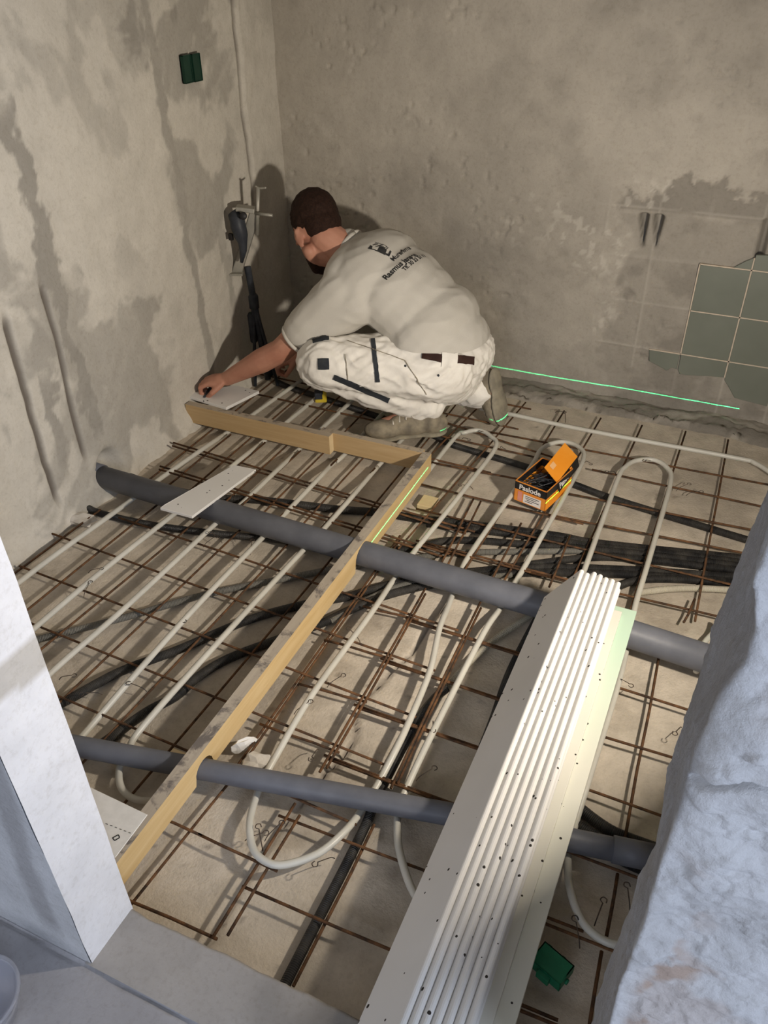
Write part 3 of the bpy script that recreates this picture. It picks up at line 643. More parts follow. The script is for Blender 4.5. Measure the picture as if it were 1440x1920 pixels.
lump('plaster_lump', 'pale broken plaster lump behind the small pipe beside the form board', P(482, 1432, .016), .035, .025, .022, M_foam, 'rubble', 3, .4)
lump('plaster_lump', 'thin white plaster shard leaning at the notch of the form board', P(458, 1398, .02), .008, .03, .02, M_core, 'rubble', 5, -.6)
lump('plaster_lump', 'crumbled plaster heap at the corner of left wall and drain pipe', P(150, 975, .012), .05, .03, .02, M_foam, 'rubble', 8, .2)
lump('plaster_lump', 'crumbled mortar at the wall foot near the left end of the short board', P(232, 902, .012), .03, .03, .018, M_foam, 'rubble', 11, .8)

# ------------------------------------------------------------------ stack of plasterboard strips
GS = 'speckled plasterboard strips stacked across the doorway'
YF, YN = 1.565, .30
names = ['first', 'second', 'third', 'fourth', 'fifth', 'sixth', 'seventh', 'eighth']
lab = ['leftmost leaning plasterboard strip, its broad grey side showing', 'second leaning plasterboard strip from the left of the stack', 'third leaning plasterboard strip from the left of the stack',
       'fourth leaning plasterboard strip from the left of the stack', 'fifth leaning plasterboard strip from the left of the stack', 'sixth leaning plasterboard strip from the left of the stack',
       'seventh leaning plasterboard strip from the left of the stack', 'rightmost leaning plasterboard strip of the stack']
ang = math.radians(51); dv = Vector((math.cos(ang), 0, math.sin(ang))); nv = Vector((math.sin(ang), 0, -math.cos(ang)))
for k in range(8):
    base = Vector((-.2785+.0148*k, 0, .1325 if k == 7 else .1315)); wd = .118 if k < 7 else .098; th = .0114
    yf = YF+random.uniform(-.008, .008)-(.01 if k > 4 else 0); p = [base, base+dv*wd, base+dv*wd+nv*th, base+nv*th]
    # softly rounded paper edge on top
    p0_, p1_, p2_, p3_ = p; arc = []
    for j in range(7):
        a_ = math.pi*j/6; arc.append(p1_.lerp(p2_, .5)-dv*.0054-nv*(th/2)*math.cos(a_)+dv*.0054*math.sin(a_))
    p = [p0_]+arc+[p3_]
    V = [Vector((q.x, YN, q.z)) for q in p]+[Vector((q.x, yf-(.03 if (k == 0 and i == 0) else 0), q.z)) for i, q in enumerate(p)]; n = len(p)
    F = [tuple(range(n)), tuple(range(n, 2*n))[::-1]]+[(i, n+i, n+(i+1) % n, (i+1) % n) for i in range(n)]
    o = mesh('plasterboard_strip', V, F, M_dry); tag(o, lab[k], 'plasterboard', GS)
    bm = bmesh.new(); bm.from_mesh(o.data); bmesh.ops.recalc_face_normals(bm, faces=bm.faces[:]); bm.to_mesh(o.data); bm.free()
tag(box('plasterboard_strip', -.268, -.0625, YN, 1.600, .100, .1115, M_dryglow, bev=.0015), 'lowest flat plasterboard strip with green laser glow painted on its far end', 'plasterboard', GS)
tag(box('plasterboard_strip', -.272, -.094, YN, 1.57, .1120, .1235, M_dryc, bev=.0015), 'upper flat cream plasterboard strip beside the leaning ones', 'plasterboard', GS)

# ------------------------------------------------------------------ nail box
t = thing('nail_box', 'open orange cardboard nail box standing on the mesh', 'box')
A = P(963, 936, .033); B = P(1021, 959, .033); w = (B-A).normalized(); B = A+w*.108; dpt = Vector((-w.y, w.x, 0)); Cc = B+dpt*.165; Dd = A+dpt*.165; HB = .068
def quadbox(name, a, b, z0, z1, th, mat, par):   # thin wall from a to b
    d = (b-a).normalized(); n = Vector((-d.y, d.x, 0))*th
    V = [Vector((q.x, q.y, z)) for z in (z0, z1) for q in (a, b, b+n, a+n)]
    return mesh(name, V, [(0, 3, 2, 1), (4, 5, 6, 7), (0, 1, 5, 4), (1, 2, 6, 5), (2, 3, 7, 6), (3, 0, 4, 7)], mat, par)
for a, b in ((A, B), (B, Cc), (Cc, Dd), (Dd, A)):
    s = quadbox('side_panel', a, b, .033, .033+HB*.62, .002, M_orangeS if (a is A) else M_orange, t)
    quadbox('black_band', a, b, .033+HB*.62, .033+HB, .002, M_blackc, t)
    quadbox('rim', a, b, .033+HB, .033+HB+.003, .0022, M_orangeS, t)
mesh('bottom', [Vector((q.x, q.y, .034)) for q in (A, B, Cc, Dd)], [(0, 1, 2, 3)], M_blackc, t)
nrm = -dpt
def onfront(s, z, off=.0006): return A+w*(s*.108)+nrm*off+Vector((0, 0, z-.033))
lb = mesh('label', [onfront(.30, .036), onfront(.86, .036), onfront(.86, .066), onfront(.30, .066)], [(0, 1, 2, 3)], M_paper, t)
mesh('pink_stripe', [onfront(.12, .037), onfront(.26, .037), onfront(.26, .070), onfront(.12, .070)], [(0, 1, 2, 3)], M_pink, t)
for zz, s0, s1 in ((.060, .36, .8), (.054, .36, .72), (.048, .40, .8), (.042, .36, .6)):
    mesh('print_line', [onfront(s0, zz, .001), onfront(s1, zz, .001), onfront(s1, zz+.0022, .001), onfront(s0, zz+.0022, .001)], [(0, 1, 2, 3)], M_print, t)
def put_text(s, size, O, xdir, ydir, mat, par, bold=.0):
    me = textmesh(s, size, bold)
    for v in me.vertices: v.co = O+xdir*v.co.x+ydir*v.co.y
    me.materials.clear(); me.materials.append(mat); o = bpy.data.objects.new('printed_text', me); COL.objects.link(o); o.parent = par; return o
put_text('Paslode', .024, onfront(.14, .0795, .001), w, Vector((0, 0, 1)), M_paper, t, .0006)
# open lid with printed lip
l1, l2, l3, l4 = P(1045, 905, .100), P(1021, 876, .128), P(1059, 830, .140), P(1083, 856, .112)
nl = (l2-l1).cross(l4-l1).normalized(); nl = -nl if nl.z < 0 else nl
V = [l1, l2, l3, l4]+[q-nl*.0025 for q in (l1, l2, l3, l4)]
lid = mesh('lid', V, [(0, 1, 2, 3), (7, 6, 5, 4), (0, 4, 5, 1), (1, 5, 6, 2), (2, 6, 7, 3), (3, 7, 4, 0)], M_orange, t)
dn = Vector((.30, -.05, -1)).normalized()*.034
mesh('lip', [l1, l4, l4+dn, l1+dn]+[q-(l1-l2).normalized()*.002 for q in (l1, l4, l4+dn, l1+dn)], [(0, 1, 2, 3), (7, 6, 5, 4), (0, 4, 5, 1), (1, 5, 6, 2), (2, 6, 7, 3), (3, 7, 4, 0)], M_blackc, lid)
lx = (l4-l1).normalized(); ox = (l1-l2).normalized()
put_text('Paslode', .026, l1+lx*.008+dn*.72+ox*.002, lx, -dn.normalized(), M_paper, lid, .0008)
put_text('P', .034, l1+lx*.088+dn*.75+ox*.002, lx, -dn.normalized(), M_orange, lid, .0008)
mesh('sticker', [l2.lerp(l1, .15).lerp(l4.lerp(l3, .85), .14)+nl*.0008, l2.lerp(l1, .42).lerp(l4.lerp(l3, .58), .14)+nl*.0008, l2.lerp(l1, .42).lerp(l4.lerp(l3, .58), .32)+nl*.0008, l2.lerp(l1, .15).lerp(l4.lerp(l3, .85), .32)+nl*.0008], [(0, 1, 2, 3)], simple('pale_sticker', (.78, .45, .2)), lid)
V = []; F = []
for k in range(90):
    c = A+w*random.uniform(.012, .096)+dpt*random.uniform(.015, .15)+Vector((0, 0, random.uniform(.01, .055))); a = random.gauss(.4, .5); d = Vector((math.cos(a), math.sin(a), random.uniform(-.2, .35)))*.032
    rel = c-A; s0 = rel.dot(w)
    q0 = c-d; q1 = c+d
    for q in (q0, q1):
        q -= w*max(0, (q-A).dot(w)-.104); q -= w*min(0, (q-A).dot(w)-.004); q -= dpt*max(0, (q-A).dot(dpt)-.160); q -= dpt*min(0, (q-A).dot(dpt)-.005)
    vv, ff, _ = tubevf([q0, q1], .0013, 4); n0 = len(V); V += vv; F += [tuple(i+n0 for i in f) for f in ff]
tag(mesh('nails', V, F, M_nail), 'loose dark nails inside the orange box', 'nails', kind='stuff')

# ------------------------------------------------------------------ green boxes
def socket_box(name, label, mat, M4, w=.034, h=.044, d=.03, flush=False):
    t = thing(name, label, 'socket box'); b_ = mesh('shell', [], [], mat, t)
    bm = bmesh.new()
    for x0, x1, y0, y1, z0, z1 in ((-w, w, -h, h, -d, -d+.002), (-w, -w+.002, -h, h, -d, 0), (w-.002, w, -h, h, -d, 0), (-w, w, -h, -h+.002, -d, 0), (-w, w, h-.002, h, -d, 0)):
        v, f = boxvf(x0, x1, y0, y1, z0, z1); vs = [bm.verts.new(M4 @ Vector(q)) for q in v]
        for q in f: bm.faces.new([vs[i] for i in q])
    bm.to_mesh(b_.data); bm.free(); return t
pa = [PX(*q, XL) for q in ((334, 103), (351, 101), (355, 155), (340, 157))]; pb = [PX(*q, XL) for q in ((354, 100), (368, 100), (372, 150), (357, 154))]
for pp, l in ((pa, 'left one of the two dark green socket boxes in the plaster wall'), (pb, 'right one of the two dark green socket boxes in the plaster wall')):
    cy = sum(q.y for q in pp)/4; cz = sum(q.z for q in pp)/4
    M4 = Matrix(((0, 0, 1, XL+.016), (1, 0, 0, cy), (0, 1, 0, cz), (0, 0, 0, 1)))
    t = socket_box('wall_box', l, M_dkgreen, M4, .0205, .0385, .012); t['group'] = 'socket boxes in the left wall'
    o = box('cover', -.0185, .0185, -.0365, .0365, -.006, -.002, M_dkgreen, t, .001, M4)
c = P(1030, 1832, .0); M4 = Matrix.Translation(c+Vector((0, 0, .027))) @ Matrix.Rotation(-.35, 4, 'Z') @ Matrix.Rotation(math.pi, 4, 'X')
t = socket_box('junction_box', 'bright green plastic junction box lying on the slab beside the board stack', M_greenp, M4, .030, .021, .024)
for sx, sy, ww in ((-.02, -.021, .006), (.008, -.021, .006), (.031, .004, .005)):
    lathe('knockout', [(0, 0), (ww, 0), (ww, .004), (ww*.7, .004), (ww*.7, .001), (0, .001)], M_greenp, t, 12, M4 @ Matrix.Translation((sx, sy, -.012)) @ Matrix.Rotation(math.pi/2 if sy < 0 else 0, 4, 'X') @ Matrix.Rotation(math.pi/2 if sy > 0 else 0, 4, 'Y'))
box('clip', -.012, .012, .021, .030, -.02, -.004, M_greenp, t, .001, M4)

# ------------------------------------------------------------------ laser level on its tripod by the corner
ty = 2.50
def Q(u, v, y=ty): return PY(u, v, y)
t = thing('tripod', 'black folded tripod standing in the corner behind the man', 'tripod')
foot = Vector((-1.652, ty, .0)); top = Q(464, 500)
tube('pole', [foot+Vector((0, 0, .02)), top], .0125, M_tool, t, 14)
for k, (dx, dy) in enumerate(((-.03, -.05), (.05, -.01), (-.02, .06))): tube('leg', [foot+Vector((dx, dy, .006)), foot.lerp(top, .55)+Vector((dx*.25, dy*.25, 0)), foot.lerp(top, .82)], .0068, M_tool, t, 8)
lathe('clamp', [(.012, -.03), (.019, -.025), (.019, .02), (.013, .03)], M_tool, t, 14, Matrix.Translation(foot.lerp(top, .72)))
lathe('handle_grip', [(.010, -.06), (.014, -.055), (.015, .05), (.010, .06)], M_tool, t, 12, Matrix.Translation(foot.lerp(top, .5)+Vector((-.02, -.01, 0))))
t = thing('laser_bracket', 'dull aluminium wall bracket holding the laser level', 'bracket')
def chan(name, p, q, wv, dv_, wd, dp, mat, par):     # U channel from p to q
    wv = wv.normalized()*wd; dv_ = dv_.normalized()*dp; th = .003; tv = wv.normalized()*th; td = dv_.normalized()*th
    for i, (o0, a_, b_) in enumerate(((-wv/2, tv, dv_), (wv/2-tv, tv, dv_), (-wv/2, wv, td))):
        V = [x+o0+s for x in (p, q) for s in (Vector((0, 0, 0)), a_, a_+b_, b_)]
        mesh(name, V, [(0, 1, 2, 3), (7, 6, 5, 4), (0, 4, 5, 1), (1, 5, 6, 2), (2, 6, 7, 3), (3, 7, 4, 0)], mat, par)
br, tr_ = Q(444, 512, 2.47), Q(478, 400, 2.49)
tocam = Vector((.5, -.8, .1))
chan('channel', br, tr_, Vector((.9, .42, 0)), -tocam, .040, .022, M_alu, t)
c = br; box('foot_plate', -.026, .026, -.016, .016, -.004, .004, M_alu, t, .001, Matrix.Translation(c+Vector((.002, -.008, 0))) @ Matrix.Rotation(.4, 4, 'Z'))
c = Q(462, 392, 2.47); box('head_plate', -.035, .030, -.020, .022, -.008, .008, M_alu, t, .003, Matrix.Translation(c) @ Matrix.Rotation(.42, 4, 'Z') @ Matrix.Rotation(.12, 4, 'Y'))
tube('clamp_screw', [Q(478, 400, 2.47), Q(511, 404, 2.47)], .0052, M_alu, t, 10); tube('upright', [Q(482, 440, 2.49), Q(484, 352, 2.49)], .0068, M_alu, t, 10)
tube('hook', [Q(479, 349, 2.49), Q(487, 353, 2.49), Q(499, 352, 2.49)], .0036, M_alu, t, 8, 4)
t = thing('laser_level', 'dark laser level clamped to the aluminium bracket in the corner', 'laser level')
prof = [(435, 398, .022), (444, 410, .033), (447, 425, .034), (452, 442, .030), (455, 455, .020), (456, 470, .016), (453, 492, .007)]
tube('housing', [Q(u, v, 2.445) for u, v, r in prof], [r*.82 for u, v, r in prof], M_tool, t, 14, 0)
lathe('window_ring', [(0, .002), (.011, .002), (.013, 0), (.013, -.008)], M_blackc, t, 16, Matrix.Translation(Q(456, 405, 2.425)) @ Vector((.5, -.8, .2)).to_track_quat('Z', 'Y').to_matrix().to_4x4())
box('switch', -.008, .008, -.006, .006, -.012, .012, M_blackc, t, .002, Matrix.Translation(Q(433, 444, 2.44)))

# ------------------------------------------------------------------ work lamp standing behind the right jamb
t = thing('work_lamp', 'work lamp on a stand behind the right door jamb', 'lamp', None, (LAMP.x, LAMP.y, 0))
q = (LAMP_AIM-LAMP).to_track_quat('-Z', 'Y').to_matrix().to_4x4(); ML = Matrix.Translation(LAMP) @ q
child(box('housing', -.11, .11, -.09, .09, .012, .06, M_tool, None, .006, ML), t)
for a_ in ((-.11, -.10, -.09, .09), (.10, .11, -.09, .09), (-.10, .10, -.09, -.08), (-.10, .10, .08, .09)): child(box('bezel', *a_, -.012, .012, M_yel, None, 0, ML), t)
child(tube('stand_pole', [(LAMP+ML.to_3x3() @ Vector((0, 0, .036))).xyz, Vector((LAMP.x+.03, LAMP.y-.01, .60)), Vector((LAMP.x+.03, LAMP.y-.01, .12))], .011, M_tool, None, 10), t)
for k in range(3):
    a_ = 2*math.pi*k/3; child(tube('leg', [Vector((LAMP.x+.03, LAMP.y-.01, .30)), Vector((LAMP.x+.03+.16*math.cos(a_), LAMP.y-.01+.16*math.sin(a_), .036))], .008, M_tool, None, 8), t)

# ------------------------------------------------------------------ clear plastic tub in the hall
m, N, L, b = newmat('clear_plastic', .18, (.75, .76, .82), .5); b.inputs['Transmission Weight'].default_value = .75; b.inputs['IOR'].default_value = 1.2; b.inputs['Alpha'].default_value = .55
c = P(-25, 1905, ZH); t = thing('plastic_tub', 'clear plastic tub at the foot of the hall wall', 'tub', None, c)
for nm, pr in (('tub_wall', [(.045, .002), (.060, .06), (.0615, .06), (.0465, .0)]), ('rim', [(.060, .058), (.066, .060), (.066, .064), (.060, .064), (.060, .058)])):
    child(lathe(nm, pr, m, None, 32, Matrix.Translation(c)), t)
# ------------------------------------------------------------------ the kneeling man
def capsule(V, F, p, q, r0, r1, seg=14):
    p = Vector(p); q = Vector(q); d = (q-p); L_ = d.length; t = d.normalized()
    a = t.cross(Vector((0, 0, 1)) if abs(t.z) < .9 else Vector((1, 0, 0))).normalized(); b = t.cross(a); n0 = len(V); rings = []
    for k in range(1, 6): th = math.pi/2*(1-k/5); rings.append((-r0*math.sin(th), r0*math.cos(th)))
    for k in range(0, 5): th = math.pi/2*k/5; rings.append((L_+r1*math.sin(th), r1*math.cos(th)))
    V.append(p-t*r0)
    for s, r in rings:
        for k in range(seg):
            th = 2*math.pi*k/seg; V.append(p+t*s+a*r*math.cos(th)+b*r*math.sin(th))
    V.append(q+t*r1); m = len(rings)
    for k in range(seg): F.append((n0, n0+1+(k+1) % seg, n0+1+k)); F.append((n0+1+m*seg, n0+1+(m-1)*seg+k, n0+1+(m-1)*seg+(k+1) % seg))
    for i in range(m-1):
        for k in range(seg):
            x = n0+1+i*seg+k; y = n0+1+i*seg+(k+1) % seg; F.append((x, y, y+seg, x+seg))
def ellip(V, F, c, ax3, seg=18):
    c = Vector(c); A_, B_, C_ = [Vector(v) for v in ax3]; n0 = len(V); m = 11
    V.append(c+C_)
    for i in range(1, m):
        th = math.pi*i/m
        for k in range(seg):
            ph = 2*math.pi*k/seg; V.append(c+A_*math.sin(th)*math.cos(ph)+B_*math.sin(th)*math.sin(ph)+C_*math.cos(th))
    V.append(c-C_)
    flip = A_.cross(B_).dot(C_) < 0
    G = []
    for k in range(seg):
        G.append((n0, n0+1+k, n0+1+(k+1) % seg)); e = n0+1+(m-2)*seg; G.append((n0+1+(m-1)*seg, e+(k+1) % seg, e+k))
    for i in range(m-2):
        for k in range(seg):
            x = n0+1+i*seg+k; y = n0+1+i*seg+(k+1) % seg; G.append((x, x+seg, y+seg, y))
    F.extend([tuple(reversed(g_)) if flip else g_ for g_ in G])
def blob(name, prims, voxel, mat, parent=None, smooth=4, post=None):
    V = []; F = []
    for p in prims:
        (capsule if p[0] == 'c' else ellip)(V, F, *p[1:])
    me = bpy.data.meshes.new('tmp'); me.from_pydata([tuple(v) for v in V], [], F); me.update()
    o = bpy.data.objects.new('tmp', me); COL.objects.link(o)
    md = o.modifiers.new('r', 'REMESH'); md.mode = 'VOXEL'; md.voxel_size = voxel; md.use_smooth_shade = True
    s = o.modifiers.new('s', 'SMOOTH'); s.factor = .5; s.iterations = smooth
    out = bpy.data.meshes.new_from_object(o.evaluated_get(bpy.context.evaluated_depsgraph_get()))
    bpy.data.objects.remove(o); out.name = name
    if post: post(out)
    for p in out.polygons: p.use_smooth = True
    out.materials.clear()
    for mm in (mat if isinstance(mat, list) else [mat]): out.materials.append(mm)
    r = bpy.data.objects.new(name, out); COL.objects.link(r)
    if parent: r.parent = parent
    return r
Vv = Vector
# joints
pel = Vv((-.862, 2.43, .310)); neck = Vv((-1.235, 2.462, .580)); chest = Vv((-1.10, 2.455, .545))
shL = Vv((-1.205, 2.285, .500)); elL = Vv((-1.405, 2.222, .300)); wrL = Vv((-1.625, 2.195, .165))
shR = Vv((-1.18, 2.635, .50)); elR = Vv((-1.36, 2.66, .30)); wrR = Vv((-1.50, 2.50, .155))
hpL = Vv((-.868, 2.345, .285)); knL = Vv((-1.262, 2.215, .292)); anL = Vv((-.905, 2.330, .115))
hpR = Vv((-.86, 2.515, .285)); knR = Vv((-1.12, 2.60, .095)); anR = Vv((-.735, 2.505, .150))
hc = Vv((-1.372, 2.470, .632)); hf = Vv((-.55, .38, -.74)).normalized(); hl = Vv((-.56, -.828, -.03)).normalized()
hl = (hl-hf*hl.dot(hf)).normalized(); hu = hl.cross(hf).normalized(); hu = hu if hu.z > 0 else -hu; hl = hu.cross(hf).normalized()
if hl.y > 0: hl = -hl
def H_(f, l, u): return hc+hf*f+hl*l+hu*u
sp = (neck-pel).normalized(); lat = Vv((-.05, -1, -.10)); lat = (lat-sp*lat.dot(sp)).normalized(); dor = lat.cross(sp).normalized(); dor = dor if dor.z > 0 else -dor
def trunk(g):
    def E(c, a, l, d, tw=0.): 
        l_ = (lat*math.cos(tw)+dor*-math.sin(tw)); return ('e', c, (sp*a, l_*l, dor*d))
    return [E(pel+dor*.005+sp*.01, .13, .158+g, .112+g), E(pel.lerp(neck, .30)+dor*.022, .15, .152+g, .108+g), E(pel.lerp(neck, .55)+dor*.030, .15, .165+g, .115+g),
            E(pel.lerp(neck, .78)+dor*.020, .13, .182+g, .108+g), E(pel.lerp(neck, .93)+dor*.0, .075, .165+g, .075+g)]
# left hand, closed round a pencil, and right hand
hx = (Vv((-1.705, 2.170, .150))-wrL).normalized(); hyv = Vv((.1, -.95, -.1)); hyv = (hyv-hx*hyv.dot(hx)).normalized(); hz = hx.cross(hyv); hz = hz if hz.z > 0 else -hz
def HL(a, b, c): return wrL+hx*a+hyv*b+hz*c
prims = trunk(-.006)
prims += [('c', neck-sp*.05, H_(-.045, 0, -.045), .062, .056), ('c', neck-sp*.02+Vv((0, 0, -.01)), H_(-.01, 0, -.06), .058, .052)]
prims += [('e', H_(-.018, 0, .030), (hf*.098, hl*.076, hu*.090)), ('e', H_(.022, 0, -.03), (hf*.072, hl*.062, hu*.085)), ('e', H_(.055, 0, -.085), (hf*.034, hl*.038, hu*.034)),
          ('c', H_(.088, 0, .005), H_(.112, 0, -.030), .010, .013), ('e', H_(.075, 0, .022), (hf*.020, hl*.056, hu*.012)), ('c', H_(.088, -.02, -.062), H_(.088, .02, -.062), .007, .007),
          ('c', H_(-.01, .062, -.06), H_(.05, .03, -.095), .022, .02), ('c', H_(-.01, -.062, -.06), H_(.05, -.03, -.095), .022, .02)]
for s in (1, -1):   # ears
    prims += [('e', H_(-.012, s*.078, -.008), (hf*.017+hl*s*.006, hl*s*.009, hu*.030)), ('c', H_(-.020, s*.082, .014), H_(-.006, s*.080, -.034), .0075, .006)]
for sh, el, wr in ((shL, elL, wrL), (shR, elR, wrR)):
    prims += [('c', sh, el, .052, .041), ('c', el, el.lerp(wr, .35), .041, .043), ('c', el.lerp(wr, .35), wr, .043, .026)]
def hand(HH, s):
    out = [('e', HH(.045, 0, 0), (Vv(HH(1, 0, 0)-HH(0, 0, 0))*.050, Vv(HH(0, 1, 0)-HH(0, 0, 0))*.040, Vv(HH(0, 0, 1)-HH(0, 0, 0))*.017)), ('c', HH(-.01, 0, 0), HH(.03, 0, 0), .025, .022)]
    for k, (b, ln) in enumerate(((.031, .9), (.011, 1.0), (-.010, .96), (-.030, .80))):
        r = .0088-.0006*k if k < 3 else .0074
        p0 = HH(.060, b*.85, .004); p1 = HH(.060+.040*ln, b*1.02, -.006); p2 = HH(.060+.046*ln, b*1.02-.002, -.032*ln); p3 = HH(.060+.028*ln, b, -.048*ln)
        out += [('c', p0, p1, r*1.08, r), ('c', p1, p2, r, r*.93), ('c', p2, p3, r*.93, r*.8)]
    out += [('c', HH(.018, s*.028, -.006), HH(.050, s*.052, -.022), .0125, .0105), ('c', HH(.050, s*.052, -.022), HH(.078, s*.044, -.042), .0100, .0080)]
    return out
prims += hand(HL, 1)
rx = Vv((-.75, -.45, -.35)).normalized(); ry = Vv((.5, -.85, 0)); ry = (ry-rx*ry.dot(rx)).normalized(); rz = rx.cross(ry); rz = rz if rz.z > 0 else -rz
prims += hand(lambda a, b, c: wrR+rx*a+ry*b+rz*c, 1)
for hp, kn, an in ((hpL, knL, anL), (hpR, knR, anR)):
    prims += [('c', hp, kn, .080, .052), ('c', kn, kn.lerp(an, .35), .050, .050), ('c', kn.lerp(an, .35), an, .050, .034)]
prims += [('c', anL, anL+Vv((-.13, -.07, -.045)), .033, .028), ('c', anR, anR+Vv((.035, -.005, -.085)), .033, .026)]
from mathutils import noise as mnoise
body = blob('person', prims, .0042, M_skin, None, 3)
tag(body, 'crouching person in grey t-shirt and white work trousers marking a board', 'person')
# eyes
M_eye = simple('eye_white', (.75, .72, .68))
for s in (1, -1):
    V = []; F = []; ellip(V, F, H_(.076, s*.030, .004), (hf*.011, hl*.012, hu*.010)); mesh('eye', V, F, M_eye, body, True)
# hair: close cap with faded sides
def ruffle(me):
    for v in me.vertices: v.co += v.normal*(mnoise.noise(v.co*70)*.0022)
hair = blob('hair', [('e', H_(-.030, 0, .047), (hf*.100, hl*.0795, hu*.090)), ('e', H_(-.060, 0, .004), (hf*.058, hl*.066, hu*.072))], .0032, M_hair, body, 4, ruffle)
beard = blob('beard', [('e', H_(.050, 0, -.090), (hf*.038, hl*.042, hu*.033)), ('c', H_(.015, .057, -.072), H_(.045, .036, -.100), .017, .019), ('c', H_(.015, -.057, -.072), H_(.045, -.036, -.100), .017, .019)], .004, M_hair, body, 3)

# wrinkled cloth
from mathutils import noise as mnoise
def wrinkle(amp, sc, dirv=None, stretch=3.5, seed=0.):
    def f(me):
        no = [v.normal.copy() for v in me.vertices]
        for v, n in zip(me.vertices, no):
            p = v.co*sc
            if dirv is not None: p = p-dirv*(p.dot(dirv)*(1-1/stretch))
            h = mnoise.fractal(p+Vv((seed, 3, 1)), .9, 2.1, 3); h = -abs(h)+.25
            v.co += n*h*amp
    return f
# trousers
def crease(amp, sc, e, stretch, seed):
    e = e.normalized()
    def f(me):
        no = [v.normal.copy() for v in me.vertices]
        for v, n in zip(me.vertices, no):
            p = v.co*sc; p = p-e*(p.dot(e)*(1-1/stretch)); q = Vv((seed, 1, 2))
            w_ = mnoise.noise(v.co*6+q)*1.2
            h = mnoise.noise(p+q+Vv((w_, w_, 0))); v.co += n*(.35-abs(h)*1.6)*amp*(.5+.8*max(0, mnoise.noise(v.co*9+q)+.3))
    return f
def trous_post(me):
    crease(.011, 24, Vv((.85, .2, -.45)), 5, 2.)(me); crease(.006, 40, Vv((.6, .2, .6)), 5, 7.)(me)
    bm = bmesh.new(); bm.from_mesh(me)
    for v in bm.verts:                                     # drawn in at the waist, under the shirt
        if v.co.x > -.94:
            k_ = .11*float(sm(.335, .380, v.co.z))*float(sm(-.94, -.90, v.co.x)); v.co.x += (-.89-v.co.x)*k_; v.co.y += (2.43-v.co.y)*k_
    fs = [f for f in bm.faces if f.calc_center_median().x > -.93]
    geo = list({v for f in fs for v in f.verts})+list({e for f in fs for e in f.edges})+fs
    bmesh.ops.bisect_plane(bm, geom=geo, plane_co=(0, 0, .388), plane_no=(0, 0, 1), clear_outer=True)
    bm.to_mesh(me); bm.free()
tro = blob('trousers', [('e', pel+sp*-.010+dor*.0, (sp*.132, lat*.176, dor*.124)), ('e', pel+Vv((.022, -.01, -.050)), ((.096, 0, 0), (0, .160, 0), (0, 0, .125))),
    ('c', hpL, knL+Vv((.02, 0, .0)), .122, .086), ('c', hpL.lerp(knL, .5)+Vv((0, -.012, 0)), knL+Vv((.05, -.015, .01)), .102, .088), ('c', knL+Vv((.012, 0, -.01)), anL+Vv((-.02, .0, .03)), .082, .064), ('c', knL.lerp(anL, .5), anL+Vv((.005, 0, .035)), .074, .058),
    ('c', hpR, knR, .115, .078), ('c', knR, anR+Vv((-.04, 0, -.01)), .075, .060)], .0058, M_trous, body, 5, trous_post)
# t-shirt
def shirt_post(me):
    crease(.0055, 15, (sp*.5+Vv((-.2, -.6, -.6))), 4., 9.)(me)
    bm = bmesh.new(); bm.from_mesh(me)
    fs = [f for f in bm.faces if f.calc_center_median().x > -.99]
    geo = list({v for f in fs for v in f.verts})+list({e for f in fs for e in f.edges})+fs
    bmesh.ops.bisect_plane(bm, geom=geo, plane_co=(-.85, 2.4, .368), plane_no=(-.08, 0, -1), clear_outer=True)
    bm.to_mesh(me); bm.free()
shirt = blob('t_shirt', trunk(.022)+[('e', pel.lerp(neck, .20)+dor*.014, (sp*.135, lat*.205, dor*.154)), ('e', pel.lerp(neck, .42)+dor*.03, (sp*.16, lat*.182, dor*.134)), ('c', shL+Vv((.0, .02, .0)), shL.lerp(elL, .5), .082, .070), ('c', shL+Vv((.03, .05, 0)), shL.lerp(elL, .60), .090, .066), ('c', shL+Vv((.05, .03, -.02)), shL.lerp(elL, .60)+Vv((.02, 0, -.012)), .085, .062),
    ('c', shR+Vv((.03, -.05, 0)), shR.lerp(elR, .55), .088, .066), ('c', neck-sp*.03, neck+sp*.022, .074, .069)], .0055, M_shirt, body, 14, shirt_post)
ring = []
axn = (hc-neck).normalized()*.5+sp*.5; axn.normalize(); ra = axn.cross(lat).normalized(); rb = axn.cross(ra)
for k in range(25):
    a = 2*math.pi*k/24; ring.append(neck+axn*.027+ra*.0685*math.cos(a)+rb*.0685*math.sin(a))
tube('collar', ring, .0085, M_shirt, shirt, 8, 0)
ring = []; axs = (elL-shL).normalized(); ra = axs.cross(Vv((0, 0, 1))).normalized(); rb = axs.cross(ra)
cs = shL.lerp(elL, .60)+axs*.046+Vv((.008, 0, -.005))
for k in range(21):
    a = 2*math.pi*k/20; ring.append(cs+ra*.056*math.cos(a)+rb*.058*math.sin(a))
tube('sleeve_hem', ring, .0062, M_shirt, shirt, 6, 0)
